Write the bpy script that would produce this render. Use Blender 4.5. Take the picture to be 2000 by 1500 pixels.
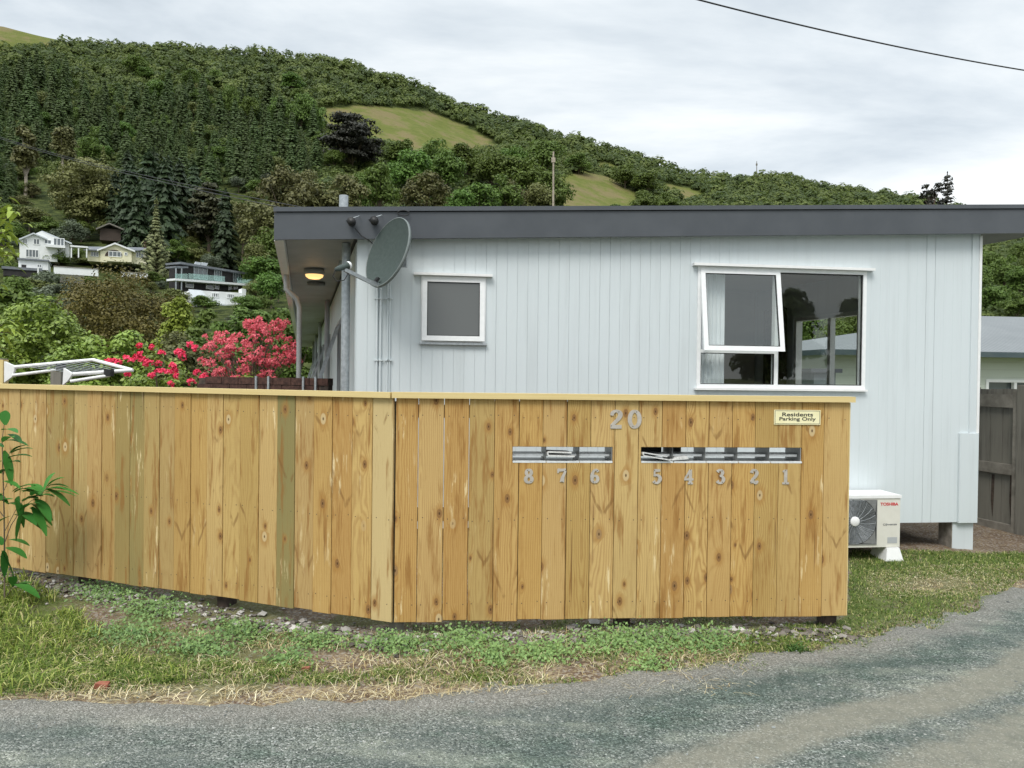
import bpy, math, random
import numpy as np
from mathutils import Vector, Matrix

# ------------------------------------------------------------------ camera, sky, sun, exposure
S = bpy.context.scene
COL = S.collection
for o in list(bpy.data.objects):
    bpy.data.objects.remove(o)
F, CX, CY, HOR, ROLL = 1455.0, 1000.0, 750.0, 734.0, 0.0122   # photo pixels (2000x1500)
EYE = 1.6
PITCH = -math.atan((CY - HOR) / F)
cf = Vector((0, math.cos(PITCH), math.sin(PITCH)))
r0 = Vector((1, 0, 0)); u0 = Vector((0, -math.sin(PITCH), math.cos(PITCH)))
cr = r0 * math.cos(ROLL) + u0 * math.sin(ROLL)
cu = u0 * math.cos(ROLL) - r0 * math.sin(ROLL)
cam_d = bpy.data.cameras.new('camera')
cam_d.sensor_width = 36.0; cam_d.lens = F / 2000 * 36
cam_d.clip_start = 0.05; cam_d.clip_end = 6000
cam = bpy.data.objects.new('camera', cam_d); COL.objects.link(cam)
M3 = Matrix((cr, cu, -cf)).transposed()
cam.matrix_world = Matrix.Translation((0, 0, EYE)) @ M3.to_4x4()
S.camera = cam

S.view_settings.view_transform = 'Standard'
S.view_settings.look = 'None'
S.view_settings.exposure = 0.5
S.view_settings.gamma = 1.0
S.cycles.use_denoising = True
S.cycles.max_bounces = 8
S.cycles.transparent_max_bounces = 12

SUN_EL, SUN_AZ = math.radians(52), math.radians(200)   # behind the camera, a little to its left
W = bpy.data.worlds.new('World'); S.world = W; W.use_nodes = True
wt = W.node_tree; wt.nodes.clear()

sun_d = bpy.data.lights.new('sun', 'SUN'); sun_d.energy = 1.5; sun_d.angle = math.radians(24)
sun_d.color = (1.0, 0.96, 0.9)
sun = bpy.data.objects.new('sun', sun_d); COL.objects.link(sun)
sd = Vector((math.sin(SUN_AZ) * math.cos(SUN_EL), math.cos(SUN_AZ) * math.cos(SUN_EL), math.sin(SUN_EL)))
sun.rotation_euler = sd.to_track_quat('Z', 'Y').to_euler(); sun.location = (0, -5, 30)

# ------------------------------------------------------------------ node helper
class NT:
    def __init__(s, tree): s.t = tree
    def node(s, typ, **kw):
        n = s.t.nodes.new(typ)
        for k, v in kw.items(): setattr(n, k, v)
        return n
    def put(s, sock, v):
        if v is None: return
        if isinstance(v, bpy.types.NodeSocket): s.t.links.new(v, sock)
        elif isinstance(v, (tuple, list)) and len(v) == 3 and sock.type == 'RGBA': sock.default_value = (*v, 1)
        else: sock.default_value = v
    def m(s, op, a, b=None, c=None, clamp=False):
        n = s.node('ShaderNodeMath', operation=op, use_clamp=clamp)
        s.put(n.inputs[0], a); s.put(n.inputs[1], b); s.put(n.inputs[2], c)
        return n.outputs[0]
    def add(s, a, b): return s.m('ADD', a, b)
    def sub(s, a, b): return s.m('SUBTRACT', a, b)
    def mul(s, a, b): return s.m('MULTIPLY', a, b)
    def step(s, x, lo, hi):      # smoothstep lo..hi -> 0..1
        n = s.node('ShaderNodeMapRange', interpolation_type='SMOOTHSTEP')
        s.put(n.inputs[0], x); n.inputs[1].default_value = lo; n.inputs[2].default_value = hi
        return n.outputs[0]
    def mix(s, f, a, b, typ='MIX'):
        n = s.node('ShaderNodeMix', data_type='RGBA', blend_type=typ)
        s.put(n.inputs[0], f); s.put(n.inputs[6], a); s.put(n.inputs[7], b)
        return n.outputs[2]
    def ramp(s, f, stops):
        n = s.node('ShaderNodeValToRGB'); cr_ = n.color_ramp
        while len(cr_.elements) < len(stops): cr_.elements.new(0.5)
        for e, (p, c) in zip(cr_.elements, stops): e.position = p; e.color = (*c, 1)
        s.put(n.inputs[0], f); return n.outputs[0]
    def noise(s, vec, scale=1.0, detail=3.0, rough=0.5, dist=0.0, color=False):
        n = s.node('ShaderNodeTexNoise'); s.put(n.inputs['Vector'], vec)
        n.inputs['Scale'].default_value = scale; n.inputs['Detail'].default_value = detail
        n.inputs['Roughness'].default_value = rough; n.inputs['Distortion'].default_value = dist
        return n.outputs[1 if color else 0]
    def vor(s, vec, scale=1.0, feature='F1', dim='3D'):
        n = s.node('ShaderNodeTexVoronoi', feature=feature); n.voronoi_dimensions = dim; s.put(n.inputs['W' if dim == '1D' else 'Vector'], vec)
        n.inputs['Scale'].default_value = scale; return n
    def attr(s, name):
        return s.node('ShaderNodeAttribute', attribute_name=name)
    def sep(s, v):
        n = s.node('ShaderNodeSeparateXYZ'); s.put(n.inputs[0], v); return n.outputs
    def comb(s, x, y, z):
        n = s.node('ShaderNodeCombineXYZ')
        s.put(n.inputs[0], x); s.put(n.inputs[1], y); s.put(n.inputs[2], z); return n.outputs[0]
    def vmul(s, v, k):
        n = s.node('ShaderNodeVectorMath', operation='MULTIPLY'); s.put(n.inputs[0], v); n.inputs[1].default_value = k
        return n.outputs[0]
    def bump(s, h, strength=0.5, dist=0.01):
        n = s.node('ShaderNodeBump'); s.put(n.inputs['Height'], h)
        n.inputs['Strength'].default_value = strength; n.inputs['Distance'].default_value = dist
        return n.outputs[0]
    def pos(s): return s.node('ShaderNodeNewGeometry').outputs['Position']
    def island(s): return s.node('ShaderNodeNewGeometry').outputs['Random Per Island']
    def objrand(s): return s.node('ShaderNodeObjectInfo').outputs['Random']
    def obco(s): return s.node('ShaderNodeTexCoord').outputs['Object']

def newmat(name, color=(.5, .5, .5), rough=.6, metal=0.0, spec=.5):
    m = bpy.data.materials.new(name); m.use_nodes = True
    T = NT(m.node_tree); b = m.node_tree.nodes['Principled BSDF']
    b.inputs['Base Color'].default_value = (*color, 1); b.inputs['Roughness'].default_value = rough
    b.inputs['Metallic'].default_value = metal; b.inputs['Specular IOR Level'].default_value = spec
    return m, T, b

# world: overcast, Nishita sky seen through a broken cloud deck, brightest overhead
T = NT(wt)
sky = T.node('ShaderNodeTexSky', sky_type='NISHITA'); sky.sun_disc = False
sky.sun_elevation = SUN_EL; sky.sun_rotation = SUN_AZ
tc = T.node('ShaderNodeTexCoord').outputs['Generated']
x, y, z = T.sep(tc)
zz = T.add(T.m('MAXIMUM', z, 0.0), 0.22)
cv = T.comb(T.m('DIVIDE', x, zz), T.m('DIVIDE', y, zz), 0.0)
n1 = T.noise(T.vmul(cv, (0.75, 1.25, 1)), 1.3, 7, 0.58, 0.35)
n2 = T.noise(T.vmul(cv, (0.5, 1.0, 1)), 0.55, 3, 0.5, 0.2)
cl = T.add(T.mul(n1, 0.6), T.mul(n2, 0.5))
low = T.mul(T.mul(T.step(x, 0.1, 0.5), T.step(z, 0.30, 0.12)), 0.14)
cl = T.add(cl, low)
ccol = T.ramp(cl, [(0.43, (.40, .45, .49)), (0.50, (.51, .56, .60)), (0.55, (.60, .645, .675)), (0.61, (.72, .75, .76)), (.68, (.82, .835, .83))])
skyc = T.mix(0.06, ccol, T.mix(1.0, sky.outputs[0], (.14, .14, .14), 'MULTIPLY'))
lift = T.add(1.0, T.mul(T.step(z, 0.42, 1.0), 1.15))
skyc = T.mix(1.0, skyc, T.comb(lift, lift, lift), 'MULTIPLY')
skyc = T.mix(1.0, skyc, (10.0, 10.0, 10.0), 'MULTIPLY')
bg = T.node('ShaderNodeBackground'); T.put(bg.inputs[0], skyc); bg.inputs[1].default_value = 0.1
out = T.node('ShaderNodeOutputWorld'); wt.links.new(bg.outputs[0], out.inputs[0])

# ------------------------------------------------------------------ geometry helpers
V = Vector
ORG = V((0, 0, EYE))
def ray(px, py):
    return cr * ((px - CX) / F) + cu * ((CY - py) / F) + cf
def P(px, py, Y):
    d = ray(px, py); return ORG + d * (Y / d.y)
def G(px, py, Z=0.0):
    d = ray(px, py); return ORG + d * ((Z - EYE) / d.z)
def hor(px): return HOR + ROLL * (px - CX)

class Plane:
    """vertical plane through two plan points; u runs along it, z is height, w is out towards the viewer"""
    def __init__(s, a, b):
        s.a = V((a[0], a[1], 0)); s.d = V((b[0] - a[0], b[1] - a[1], 0)); s.len = s.d.length; s.d.normalize()
        s.n = V((s.d.y, -s.d.x, 0))
    def hit(s, px, py, w=0.0):
        d = ray(px, py); o = s.a + s.n * w
        t = (o - ORG).dot(s.n) / d.dot(s.n); p = ORG + d * t
        return ((p - s.a).dot(s.d), p.z)
    def pt(s, u, z, w=0.0):
        return s.a + s.d * u + s.n * w + V((0, 0, z))
def plane_px(pxa, Ya, pxb, Yb):
    return Plane(((pxa - CX) / F * Ya, Ya), ((pxb - CX) / F * Yb, Yb))

class MB:
    def __init__(s): s.v = []; s.f = []; s.mi = []; s.cm = 0; s.sm = []; s.cs = False
    def face(s, pts):
        b = len(s.v); s.v += [tuple(p) for p in pts]; s.f.append(tuple(range(b, b + len(pts)))); s.mi.append(s.cm); s.sm.append(s.cs)
    def idx(s, pts, faces, smooth=False):
        b = len(s.v); s.v += [tuple(p) for p in pts]
        for f in faces: s.f.append(tuple(b + i for i in f)); s.mi.append(s.cm); s.sm.append(smooth)
    def hexa(s, p):      # 8 points: 4 bottom ccw, 4 top
        s.idx(p, [(0, 3, 2, 1), (4, 5, 6, 7), (0, 1, 5, 4), (1, 2, 6, 5), (2, 3, 7, 6), (3, 0, 4, 7)])
    def box(s, x0, y0, z0, x1, y1, z1):
        s.hexa([(x0, y0, z0), (x1, y0, z0), (x1, y1, z0), (x0, y1, z0), (x0, y0, z1), (x1, y0, z1), (x1, y1, z1), (x0, y1, z1)])
    def pbox(s, pl, ua, ub, za, zb, wa, wb):   # box on a Plane
        if ua > ub: ua, ub = ub, ua
        if za > zb: za, zb = zb, za
        if wa > wb: wa, wb = wb, wa
        q = [pl.pt(ua, za, wb), pl.pt(ub, za, wb), pl.pt(ub, za, wa), pl.pt(ua, za, wa)]
        s.hexa(q + [p + V((0, 0, zb - za)) for p in q])
    def bar(s, a, b, wx, wy, up=V((0, 0, 1))):
        a, b = V(a), V(b); d = (b - a).normalized(); sx = d.cross(up)
        if sx.length < 1e-4: sx = d.cross(V((0, 1, 0)))
        sx.normalize(); sy = sx.cross(d).normalized(); sx *= wx / 2; sy *= wy / 2
        s.hexa([a - sx - sy, a + sx - sy, b + sx - sy, b - sx - sy, a - sx + sy, a + sx + sy, b + sx + sy, b - sx + sy])
    def tube(s, pts, rad, n=8, caps=True):
        pts = [V(p) for p in pts]
        rad = rad if isinstance(rad, (list, tuple)) else [rad] * len(pts)
        vs = []; fs = []; prev = None
        for i, p in enumerate(pts):
            d = (pts[min(i + 1, len(pts) - 1)] - pts[max(i - 1, 0)]).normalized()
            if prev is None:
                a = d.cross(V((0, 0, 1)));  a = a if a.length > 1e-3 else d.cross(V((1, 0, 0)))
            else: a = prev - d * prev.dot(d)
            a.normalize(); prev = a; b = d.cross(a)
            for k in range(n):
                t = 2 * math.pi * k / n; vs.append(p + (a * math.cos(t) + b * math.sin(t)) * rad[i])
        for i in range(len(pts) - 1):
            for k in range(n):
                k2 = (k + 1) % n; fs.append((i * n + k, i * n + k2, (i + 1) * n + k2, (i + 1) * n + k))
        s.idx(vs, fs, True)
        if caps: s.idx(vs[:n], [tuple(range(n))[::-1]]); s.idx(vs[-n:], [tuple(range(n))])
    def lathe(s, c, ax, prof, n=24, ref=None):   # prof: [(r, h)]
        c = V(c); ax = V(ax).normalized(); a = ax.orthogonal().normalized(); b = ax.cross(a)
        vs = []; fs = []
        for r, h in prof:
            for k in range(n):
                t = 2 * math.pi * k / n; vs.append(c + ax * h + (a * math.cos(t) + b * math.sin(t)) * r)
        for i in range(len(prof) - 1):
            for k in range(n):
                k2 = (k + 1) % n; fs.append((i * n + k, i * n + k2, (i + 1) * n + k2, (i + 1) * n + k))
        s.idx(vs, fs, True)
    def prism(s, poly, off):    # polygon (world points), extruded by vector off
        off = V(off); n = len(poly); a = [V(p) for p in poly]; b = [p + off for p in a]
        s.idx(a + b, [tuple(range(n))[::-1], tuple(range(n, 2 * n))] + [(i, (i + 1) % n, n + (i + 1) % n, n + i) for i in range(n)])
    def build(s, name, mats, parent=None, kind=None):
        me = bpy.data.meshes.new(name); me.from_pydata(s.v, [], s.f)
        for m in (mats if isinstance(mats, (list, tuple)) else [mats]): me.materials.append(m)
        me.polygons.foreach_set('material_index', s.mi); me.polygons.foreach_set('use_smooth', s.sm); me.update()
        return link(name, me, parent, kind)

def link(name, me, parent=None, kind=None):
    o = bpy.data.objects.new(name, me); COL.objects.link(o)
    if parent is not None:
        o.parent = parent
        o.matrix_parent_inverse = Matrix.Translation(-wloc(parent))
    if kind: o['kind'] = kind
    return o
def wloc(o):
    return V(o.get('_base', (0, 0, 0))) if o.type != 'EMPTY' else V(o.location)
def thing(name, label, cat, loc=(0, 0, 0), group=None):
    o = bpy.data.objects.new(name, None); COL.objects.link(o); o.location = loc; o.empty_display_size = .1
    return tag(o, label, cat, group)
def tag(o, label, cat, group=None):
    o['label'] = label; o['category'] = cat
    if group: o['group'] = group
    return o
def np_mesh(name, verts, quads, mat, parent=None, kind=None, attrs=None, smooth=False):
    verts = np.asarray(verts, dtype=np.float32).reshape(-1, 3); quads = np.asarray(quads, dtype=np.int32)
    k = quads.shape[1]; me = bpy.data.meshes.new(name)
    me.vertices.add(len(verts)); me.vertices.foreach_set('co', verts.ravel())
    me.loops.add(quads.size); me.loops.foreach_set('vertex_index', quads.ravel())
    me.polygons.add(len(quads)); me.polygons.foreach_set('loop_start', np.arange(0, quads.size, k, dtype=np.int32))
    me.polygons.foreach_set('use_smooth', np.full(len(quads), smooth))
    for m in (mat if isinstance(mat, (list, tuple)) else [mat]): me.materials.append(m)
    for nm, a in (attrs or {}).items():
        at = me.attributes.new(nm, 'FLOAT', 'POINT'); at.data.foreach_set('value', np.asarray(a, dtype=np.float32).ravel())
    me.update(calc_edges=True)
    return link(name, me, parent, kind)
def copy_thing(o, loc, rz=0, sc=None, label=None):
    c = o.copy(); COL.objects.link(c); c.location = loc; c.rotation_euler = (0, 0, rz)
    if sc is not None: c.scale = sc
    if label: c['label'] = label
    for ch in o.children:
        d = ch.copy(); COL.objects.link(d); d.parent = c
    return c

def unit(a): return a / (np.linalg.norm(a, axis=-1, keepdims=True) + 1e-9)
def leaf_quads(Pn, N, L, Wd, rng, T_=None):
    """rhombic leaves at Pn with normals N, half length L, half width Wd"""
    n = len(Pn); N = unit(N)
    t = unit(np.cross(N, rng.normal(size=(n, 3)))) if T_ is None else unit(T_ - N * np.sum(T_ * N, 1, keepdims=True))
    b = np.cross(N, t); L = np.broadcast_to(np.asarray(L, float), (n,))[:, None]; Wd = np.broadcast_to(np.asarray(Wd, float), (n,))[:, None]
    v = np.stack([Pn - t * L, Pn + b * Wd + t * L * .1, Pn + t * L, Pn - b * Wd + t * L * .1], 1).reshape(-1, 3)
    return v, np.arange(4 * n).reshape(-1, 4)
def vnoise(x, y, seed=0, oct=4):
    rng = np.random.default_rng(seed); tab = rng.random((256, 256)); out = np.zeros_like(x, dtype=float); a = 1.0; tot = 0
    for o in range(oct):
        xi = np.floor(x).astype(int); yi = np.floor(y).astype(int); fx = x - xi; fy = y - yi
        fx = fx * fx * (3 - 2 * fx); fy = fy * fy * (3 - 2 * fy)
        g = lambda i, j: tab[(xi + i) & 255, (yi + j) & 255]
        out += a * ((g(0, 0) * (1 - fx) + g(1, 0) * fx) * (1 - fy) + (g(0, 1) * (1 - fx) + g(1, 1) * fx) * fy)
        tot += a; a *= .5; x = x * 2.03 + 17.3; y = y * 2.03 + 5.7
    return out / tot
def inpoly(x, y, poly):
    x = np.asarray(x, float); y = np.asarray(y, float); c = np.zeros(x.shape, bool); n = len(poly)
    for i in range(n):
        x1, y1 = poly[i]; x2, y2 = poly[i - 1]
        if y1 == y2: continue
        c ^= ((y1 > y) != (y2 > y)) & (x < (x2 - x1) * (y - y1) / (y2 - y1) + x1)
    return c
def to_px(X, Y, Z=0.0):
    """photo pixel of world points (arrays)"""
    d = np.stack([np.asarray(X, float), np.asarray(Y, float), np.broadcast_to(np.asarray(Z, float), np.shape(X)) - EYE], -1)
    a = d @ np.array(cr); b = d @ np.array(cu); c = d @ np.array(cf); c = np.where(c > 1e-3, c, 1e-3)
    return CX + F * a / c, CY - F * b / c

# ------------------------------------------------------------------ materials
def leafmat(name, dark, light, rough=.55, trans=0.0, spec=.3, objvar=.25):
    m, T, b = newmat(name, rough=rough, spec=spec)
    r = T.island(); c = T.mix(r, dark, light)
    big = T.noise(T.pos(), .35, 2, .5)
    c = T.mix(T.mul(T.step(big, .35, .65), .35), c, tuple(min(1, v * 1.5) for v in light))
    if objvar:
        hv = T.node('ShaderNodeHueSaturation'); T.put(hv.inputs['Color'], c)
        T.put(hv.inputs['Value'], T.add(1 - objvar / 2, T.mul(T.objrand(), objvar)))
        T.put(hv.inputs['Hue'], T.add(.49, T.mul(T.objrand(), .02))); c = hv.outputs[0]
    T.put(b.inputs['Base Color'], c)
    if trans:
        tr = T.node('ShaderNodeBsdfTranslucent'); T.put(tr.inputs[0], c)
        mx = T.node('ShaderNodeMixShader'); mx.inputs[0].default_value = trans
        m.node_tree.links.new(b.outputs[0], mx.inputs[1]); m.node_tree.links.new(tr.outputs[0], mx.inputs[2])
        m.node_tree.links.new(mx.outputs[0], m.node_tree.nodes['Material Output'].inputs[0])
    return m
def spotty(name, c1, c2, scale, rough=.7, bump=.0, metal=0., spec=.4, det=4):
    m, T, b = newmat(name, rough=rough, metal=metal, spec=spec)
    n = T.noise(T.obco(), scale, det, .6)
    T.put(b.inputs['Base Color'], T.mix(T.step(n, .3, .7), c1, c2))
    if bump: T.put(b.inputs['Normal'], T.bump(n, bump, .01))
    return m
Mt = {}
Mt['bush'] = leafmat('bush_leaves', (.088, .124, .032), (.12, .16, .044), objvar=0, trans=.4)
Mt['conifer'] = leafmat('conifer_needles', (.065, .10, .034), (.105, .15, .05), trans=.4)
Mt['dconifer'] = leafmat('dark_conifer_needles', (.026, .045, .020), (.046, .07, .03), trans=.25)
Mt['broad'] = leafmat('broadleaf', (.075, .115, .02), (.125, .18, .036), trans=.3)
Mt['bright'] = leafmat('bright_broadleaf', (.07, .135, .02), (.125, .21, .042), trans=.25)
Mt['olive'] = leafmat('olive_leaves', (.095, .11, .03), (.165, .185, .055), trans=.2)
Mt['gum'] = leafmat('gum_leaves', (.09, .095, .03), (.15, .15, .055), trans=.2)
Mt['brown'] = leafmat('bronze_leaves', (.075, .070, .015), (.145, .125, .028), trans=.15)
Mt['grey'] = leafmat('grey_green_leaves', (.07, .09, .055), (.14, .165, .105), trans=.2)
Mt['dark'] = leafmat('macrocarpa_needles', (.016, .017, .012), (.036, .036, .025))
Mt['camellia'] = leafmat('glossy_leaves', (.09, .14, .016), (.24, .32, .055), rough=.42, spec=.35, trans=.15)
Mt['yellowgreen'] = leafmat('yellow_green_leaves', (.12, .17, .015), (.30, .36, .06), trans=.2)
Mt['pinkfl'] = leafmat('coral_pink_petals', (.58, .07, .10), (.82, .19, .23), rough=.6, trans=.15)
Mt['rosefl'] = leafmat('crimson_rose_petals', (.68, .015, .10), (.88, .09, .22), rough=.6, trans=.15)
Mt['saplingleaf'] = leafmat('sapling_leaves', (.025, .10, .02), (.07, .23, .04), rough=.5, trans=.2, spec=.25)
Mt['bark'] = spotty('bark', (.09, .065, .045), (.2, .16, .12), 9, .9, .5)
Mt['palebark'] = spotty('pale_bark', (.25, .21, .17), (.42, .37, .3), 6, .9, .3)

Mt['paint'], T, b = newmat('wall_paint', rough=.5, spec=.35)
n = T.noise(T.pos(), 1.2, 5, .6); n2 = T.noise(T.vmul(T.pos(), (9, 9, .6)), 1.5, 4, .6)
T.put(b.inputs['Base Color'], T.mix(T.mul(T.step(n2, .45, .8), .5), T.mix(n, (.61, .665, .685), (.645, .70, .715)), (.53, .575, .585)))
Mt['white'] = spotty('white_paint', (.78, .79, .78), (.84, .84, .83), 14, .4)
Mt['alu'] = spotty('white_powder_coat', (.80, .82, .82), (.86, .87, .87), 20, .35)
Mt['soffit'] = spotty('soffit_paint', (.30, .31, .31), (.36, .37, .37), 3, .6)
Mt['fascia'] = spotty('charcoal_paint', (.068, .076, .086), (.084, .093, .104), 2.5, .42)
Mt['roof'] = spotty('roof_sheet', (.07, .08, .09), (.1, .11, .12), 4, .5)
Mt['galv'] = spotty('galvanised_steel', (.36, .39, .41), (.5, .53, .55), 30, .45, metal=.6)
Mt['black'] = spotty('black_rubber', (.012, .012, .013), (.03, .03, .03), 20, .5)
Mt['dish'] = spotty('grey_green_dish', (.058, .077, .071), (.072, .092, .086), 40, .7, spec=.2)
Mt['concrete'] = spotty('concrete', (.22, .2, .17), (.36, .33, .29), 16, .9, .3)
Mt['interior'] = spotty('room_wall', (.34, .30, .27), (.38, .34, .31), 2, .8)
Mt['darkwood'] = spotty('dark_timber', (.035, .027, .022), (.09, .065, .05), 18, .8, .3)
Mt['curtain'] = spotty('white_curtain', (.82, .84, .87), (.88, .89, .92), 5, .9)
Mt['metalnum'] = spotty('brushed_steel', (.42, .385, .335), (.50, .465, .41), 25, .5, metal=.05)
Mt['boxmetal'] = spotty('letterbox_steel', (.17, .175, .172), (.26, .265, .26), 12, .4, metal=.3)
Mt['boxlight'] = spotty('letterbox_flange', (.6, .62, .62), (.74, .76, .76), 40, .4)
Mt['paper'] = spotty('newsprint', (.5, .5, .48), (.72, .72, .7), 90, .8)
Mt['ac'] = spotty('cream_casing', (.66, .65, .58), (.71, .70, .63), 8, .4)
Mt['grille'] = spotty('dark_grille', (.035, .035, .036), (.06, .06, .06), 20, .5)
Mt['grillegrey'] = spotty('grey_grille', (.16, .165, .165), (.22, .225, .22), 30, .55)
Mt['red'] = newmat('red_print', (.6, .02, .025), .5)[0]
Mt['blackprint'] = newmat('black_print', (.015, .015, .015), .6)[0]
Mt['greyprint'] = newmat('grey_print', (.12, .13, .14), .6)[0]
Mt['signface'] = spotty('cream_sign_plate', (.84, .78, .46), (.88, .82, .52), 15, .5)
Mt['gatewood'], T, b = newmat('weathered_timber', rough=.85)
n = T.noise(T.vmul(T.pos(), (30, 30, 1.6)), 1.0, 5, .6); n2 = T.noise(T.pos(), 2.2, 3, .5)
T.put(b.inputs['Base Color'], T.mix(T.step(n2, .35, .7), T.ramp(n, [(.3, (.085, .078, .065)), (.7, (.25, .235, .205))]), (.19, .18, .15)))
Mt['gateframe'] = spotty('weathered_grey_timber', (.16, .145, .12), (.27, .25, .215), 7, .85, .3)
Mt['brick'] = spotty('dark_brick', (.04, .02, .016), (.10, .05, .038), 22, .9, .4)
Mt['redbrick'] = spotty('red_brick', (.24, .075, .045), (.36, .14, .09), 30, .9, .4)
Mt['stone'] = None
def glassmat(name, refl, tint=(.93, .95, .94)):
    m = bpy.data.materials.new(name); m.use_nodes = True; t = m.node_tree; t.nodes.clear(); T = NT(t)
    tr = T.node('ShaderNodeBsdfTransparent'); tr.inputs[0].default_value = (*tint, 1)
    gl = T.node('ShaderNodeBsdfGlossy'); gl.inputs['Roughness'].default_value = .01; gl.inputs[0].default_value = (.95, 1, .98, 1)
    fr = T.node('ShaderNodeFresnel'); fr.inputs[0].default_value = 1.5
    bf = T.node('ShaderNodeNewGeometry').outputs['Backfacing']
    mx = T.node('ShaderNodeMixShader'); T.put(mx.inputs[0], T.mul(T.m('ADD', fr.outputs[0], refl, clamp=True), T.sub(1.0, bf)))
    t.links.new(tr.outputs[0], mx.inputs[1]); t.links.new(gl.outputs[0], mx.inputs[2])
    o = T.node('ShaderNodeOutputMaterial'); t.links.new(mx.outputs[0], o.inputs[0]); return m
Mt['glass'] = glassmat('window_glass', .035)
Mt['farglass'], T, b = newmat('far_window_glass', (.10, .12, .13), .08, spec=.8)
Mt['teal'] = glassmat('green_balustrade_glass', .38, (.78, .90, .87))
Mt['frost'] = newmat('obscure_glass', (.125, .132, .130), .16, spec=.5)[0]
Mt['lamp'], T, b = newmat('lit_lamp_diffuser', (.9, .7, .4), .5)
b.inputs['Emission Color'].default_value = (1, .60, .22, 1); b.inputs['Emission Strength'].default_value = .9

# fence timber: solid-wood growth rings that bend round knots, one log per board
def woodmat(name):
    m, T, b = newmat(name, rough=.78, spec=.25)
    u, v, sd_ = T.sep(T.attr('board').outputs['Vector']); tg, tl, _ = T.sep(T.attr('tone').outputs['Vector'])
    fr = lambda k: T.m('FRACT', T.mul(sd_, k))
    wob = T.noise(T.comb(T.mul(u, 7), T.mul(v, 1.6), T.mul(sd_, 53)), 1.0, 3, .55)
    kv = T.vor(T.comb(T.add(T.mul(u, 7.5), T.mul(sd_, 37)), T.add(T.mul(v, 4.2), T.mul(sd_, 91)), 0.0), 1.0, dim='2D')
    kr, kg, _ = T.sep(kv.outputs['Color']); kon = T.step(kr, .68, .72)
    d = T.m('DIVIDE', kv.outputs['Distance'], T.add(.55, T.mul(kg, .75)))
    kexp = T.m('EXPONENT', T.mul(T.m('POWER', T.m('DIVIDE', d, .26), 2.0), -1.0))
    x0 = T.mul(T.sub(fr(7.13), .5), .2); d0 = T.add(.02, T.mul(fr(3.7), .06))
    a = T.sub(u, x0); q = T.add(T.add(d0, T.mul(v, T.mul(T.sub(fr(5.3), .5), .09))), T.mul(T.sub(wob, .5), .085))
    r = T.m('SQRT', T.add(T.mul(a, a), T.mul(q, q)))
    r = T.sub(r, T.mul(T.mul(kexp, kon), .022))
    ring = T.add(T.mul(T.m('SINE', T.mul(r, 520.0)), .5), .5)
    ring = T.m('POWER', ring, 1.6)
    fib = T.noise(T.comb(T.mul(u, 330), T.mul(v, 7), T.mul(sd_, 9)), 1.0, 3, .6)
    saw = T.noise(T.comb(T.mul(u, 8), T.mul(v, 190), T.mul(sd_, 5)), 1.0, 2, .5)
    br = T.noise(T.comb(T.mul(u, 2), T.mul(v, .7), T.mul(sd_, 77)), 1.0, 2, .5)
    base = T.mix(T.step(br, .3, .7), (.60, .40, .14), (.50, .315, .10))
    base = T.mix(T.mul(T.m('POWER', fr(13.7), 2.0), .9), base, (.42, .24, .08))
    base = T.mix(T.mul(ring, T.add(.35, T.mul(fr(17.3), .5))), base, (.34, .165, .04))
    base = T.mix(T.mul(T.step(fib, .35, .75), .30), base, (.66, .45, .18))
    base = T.mix(T.mul(T.step(saw, .5, .75), .12), base, (.36, .2, .06))
    base = T.mix(T.mul(tg, T.add(.45, T.mul(br, .9))), base, (.235, .205, .082))
    base = T.mix(T.mul(tl, .75), base, (.62, .50, .26))
    # pale resin scars and brown streaks, long with the grain
    sc = T.noise(T.comb(T.mul(u, 34), T.mul(v, 3.6), T.mul(sd_, 31)), 1.0, 5, .68)
    sc2 = T.noise(T.comb(T.mul(u, 5), T.mul(v, 1.3), T.mul(sd_, 17)), 1.0, 2, .5)
    base = T.mix(T.mul(T.mul(T.step(sc, .55, .64), T.step(sc2, .55, .66)), .8), base, (.80, .66, .38))
    bs = T.noise(T.comb(T.mul(u, 22), T.mul(v, 2.0), T.mul(sd_, 63)), 1.0, 4, .65)
    base = T.mix(T.mul(T.step(bs, .52, .68), .72), base, (.27, .125, .03))
    wv = T.add(T.mul(v, 2.1), T.add(T.mul(T.m('ABSOLUTE', T.add(u, T.mul(T.sub(fr(9.1), .5), .06))), -4.2), T.mul(wob, .5)))
    cvn = T.vor(T.add(wv, T.mul(sd_, 23)), 1.0, dim='1D'); cg, _, _ = T.sep(cvn.outputs['Color'])
    chev = T.mul(T.mul(T.step(cvn.outputs['Distance'], .06, .02), T.step(cg, .68, .72)), T.step(T.noise(T.comb(T.mul(u, 16), T.mul(v, 6), T.mul(sd_, 3)), 1.0, 3, .6), .42, .58))
    base = T.mix(T.mul(chev, .6), base, (.20, .10, .03))
    ck = T.noise(T.comb(T.mul(u, 75), T.mul(v, 1.1), T.mul(sd_, 41)), 1.0, 2, .5); base = T.mix(T.mul(T.step(ck, .72, .76), .85), base, (.13, .06, .02))
    halo = T.mul(T.mul(T.step(d, .34, .10), kon), .6); base = T.mix(halo, base, (.36, .18, .045))
    kn = T.mul(T.step(d, .135, .095), kon)
    kcol = T.mix(T.add(T.mul(T.m('SINE', T.mul(d, 190.0)), .5), .5), (.34, .19, .07), (.17, .08, .028))
    kcol = T.mix(T.step(kg, .80, .86), kcol, (.56, .42, .22))
    core = T.mul(T.step(d, .042, .022), kon)
    base = T.mix(kn, base, kcol); base = T.mix(T.mul(core, .85), base, (.06, .03, .012))
    T.put(b.inputs['Base Color'], base)
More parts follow.
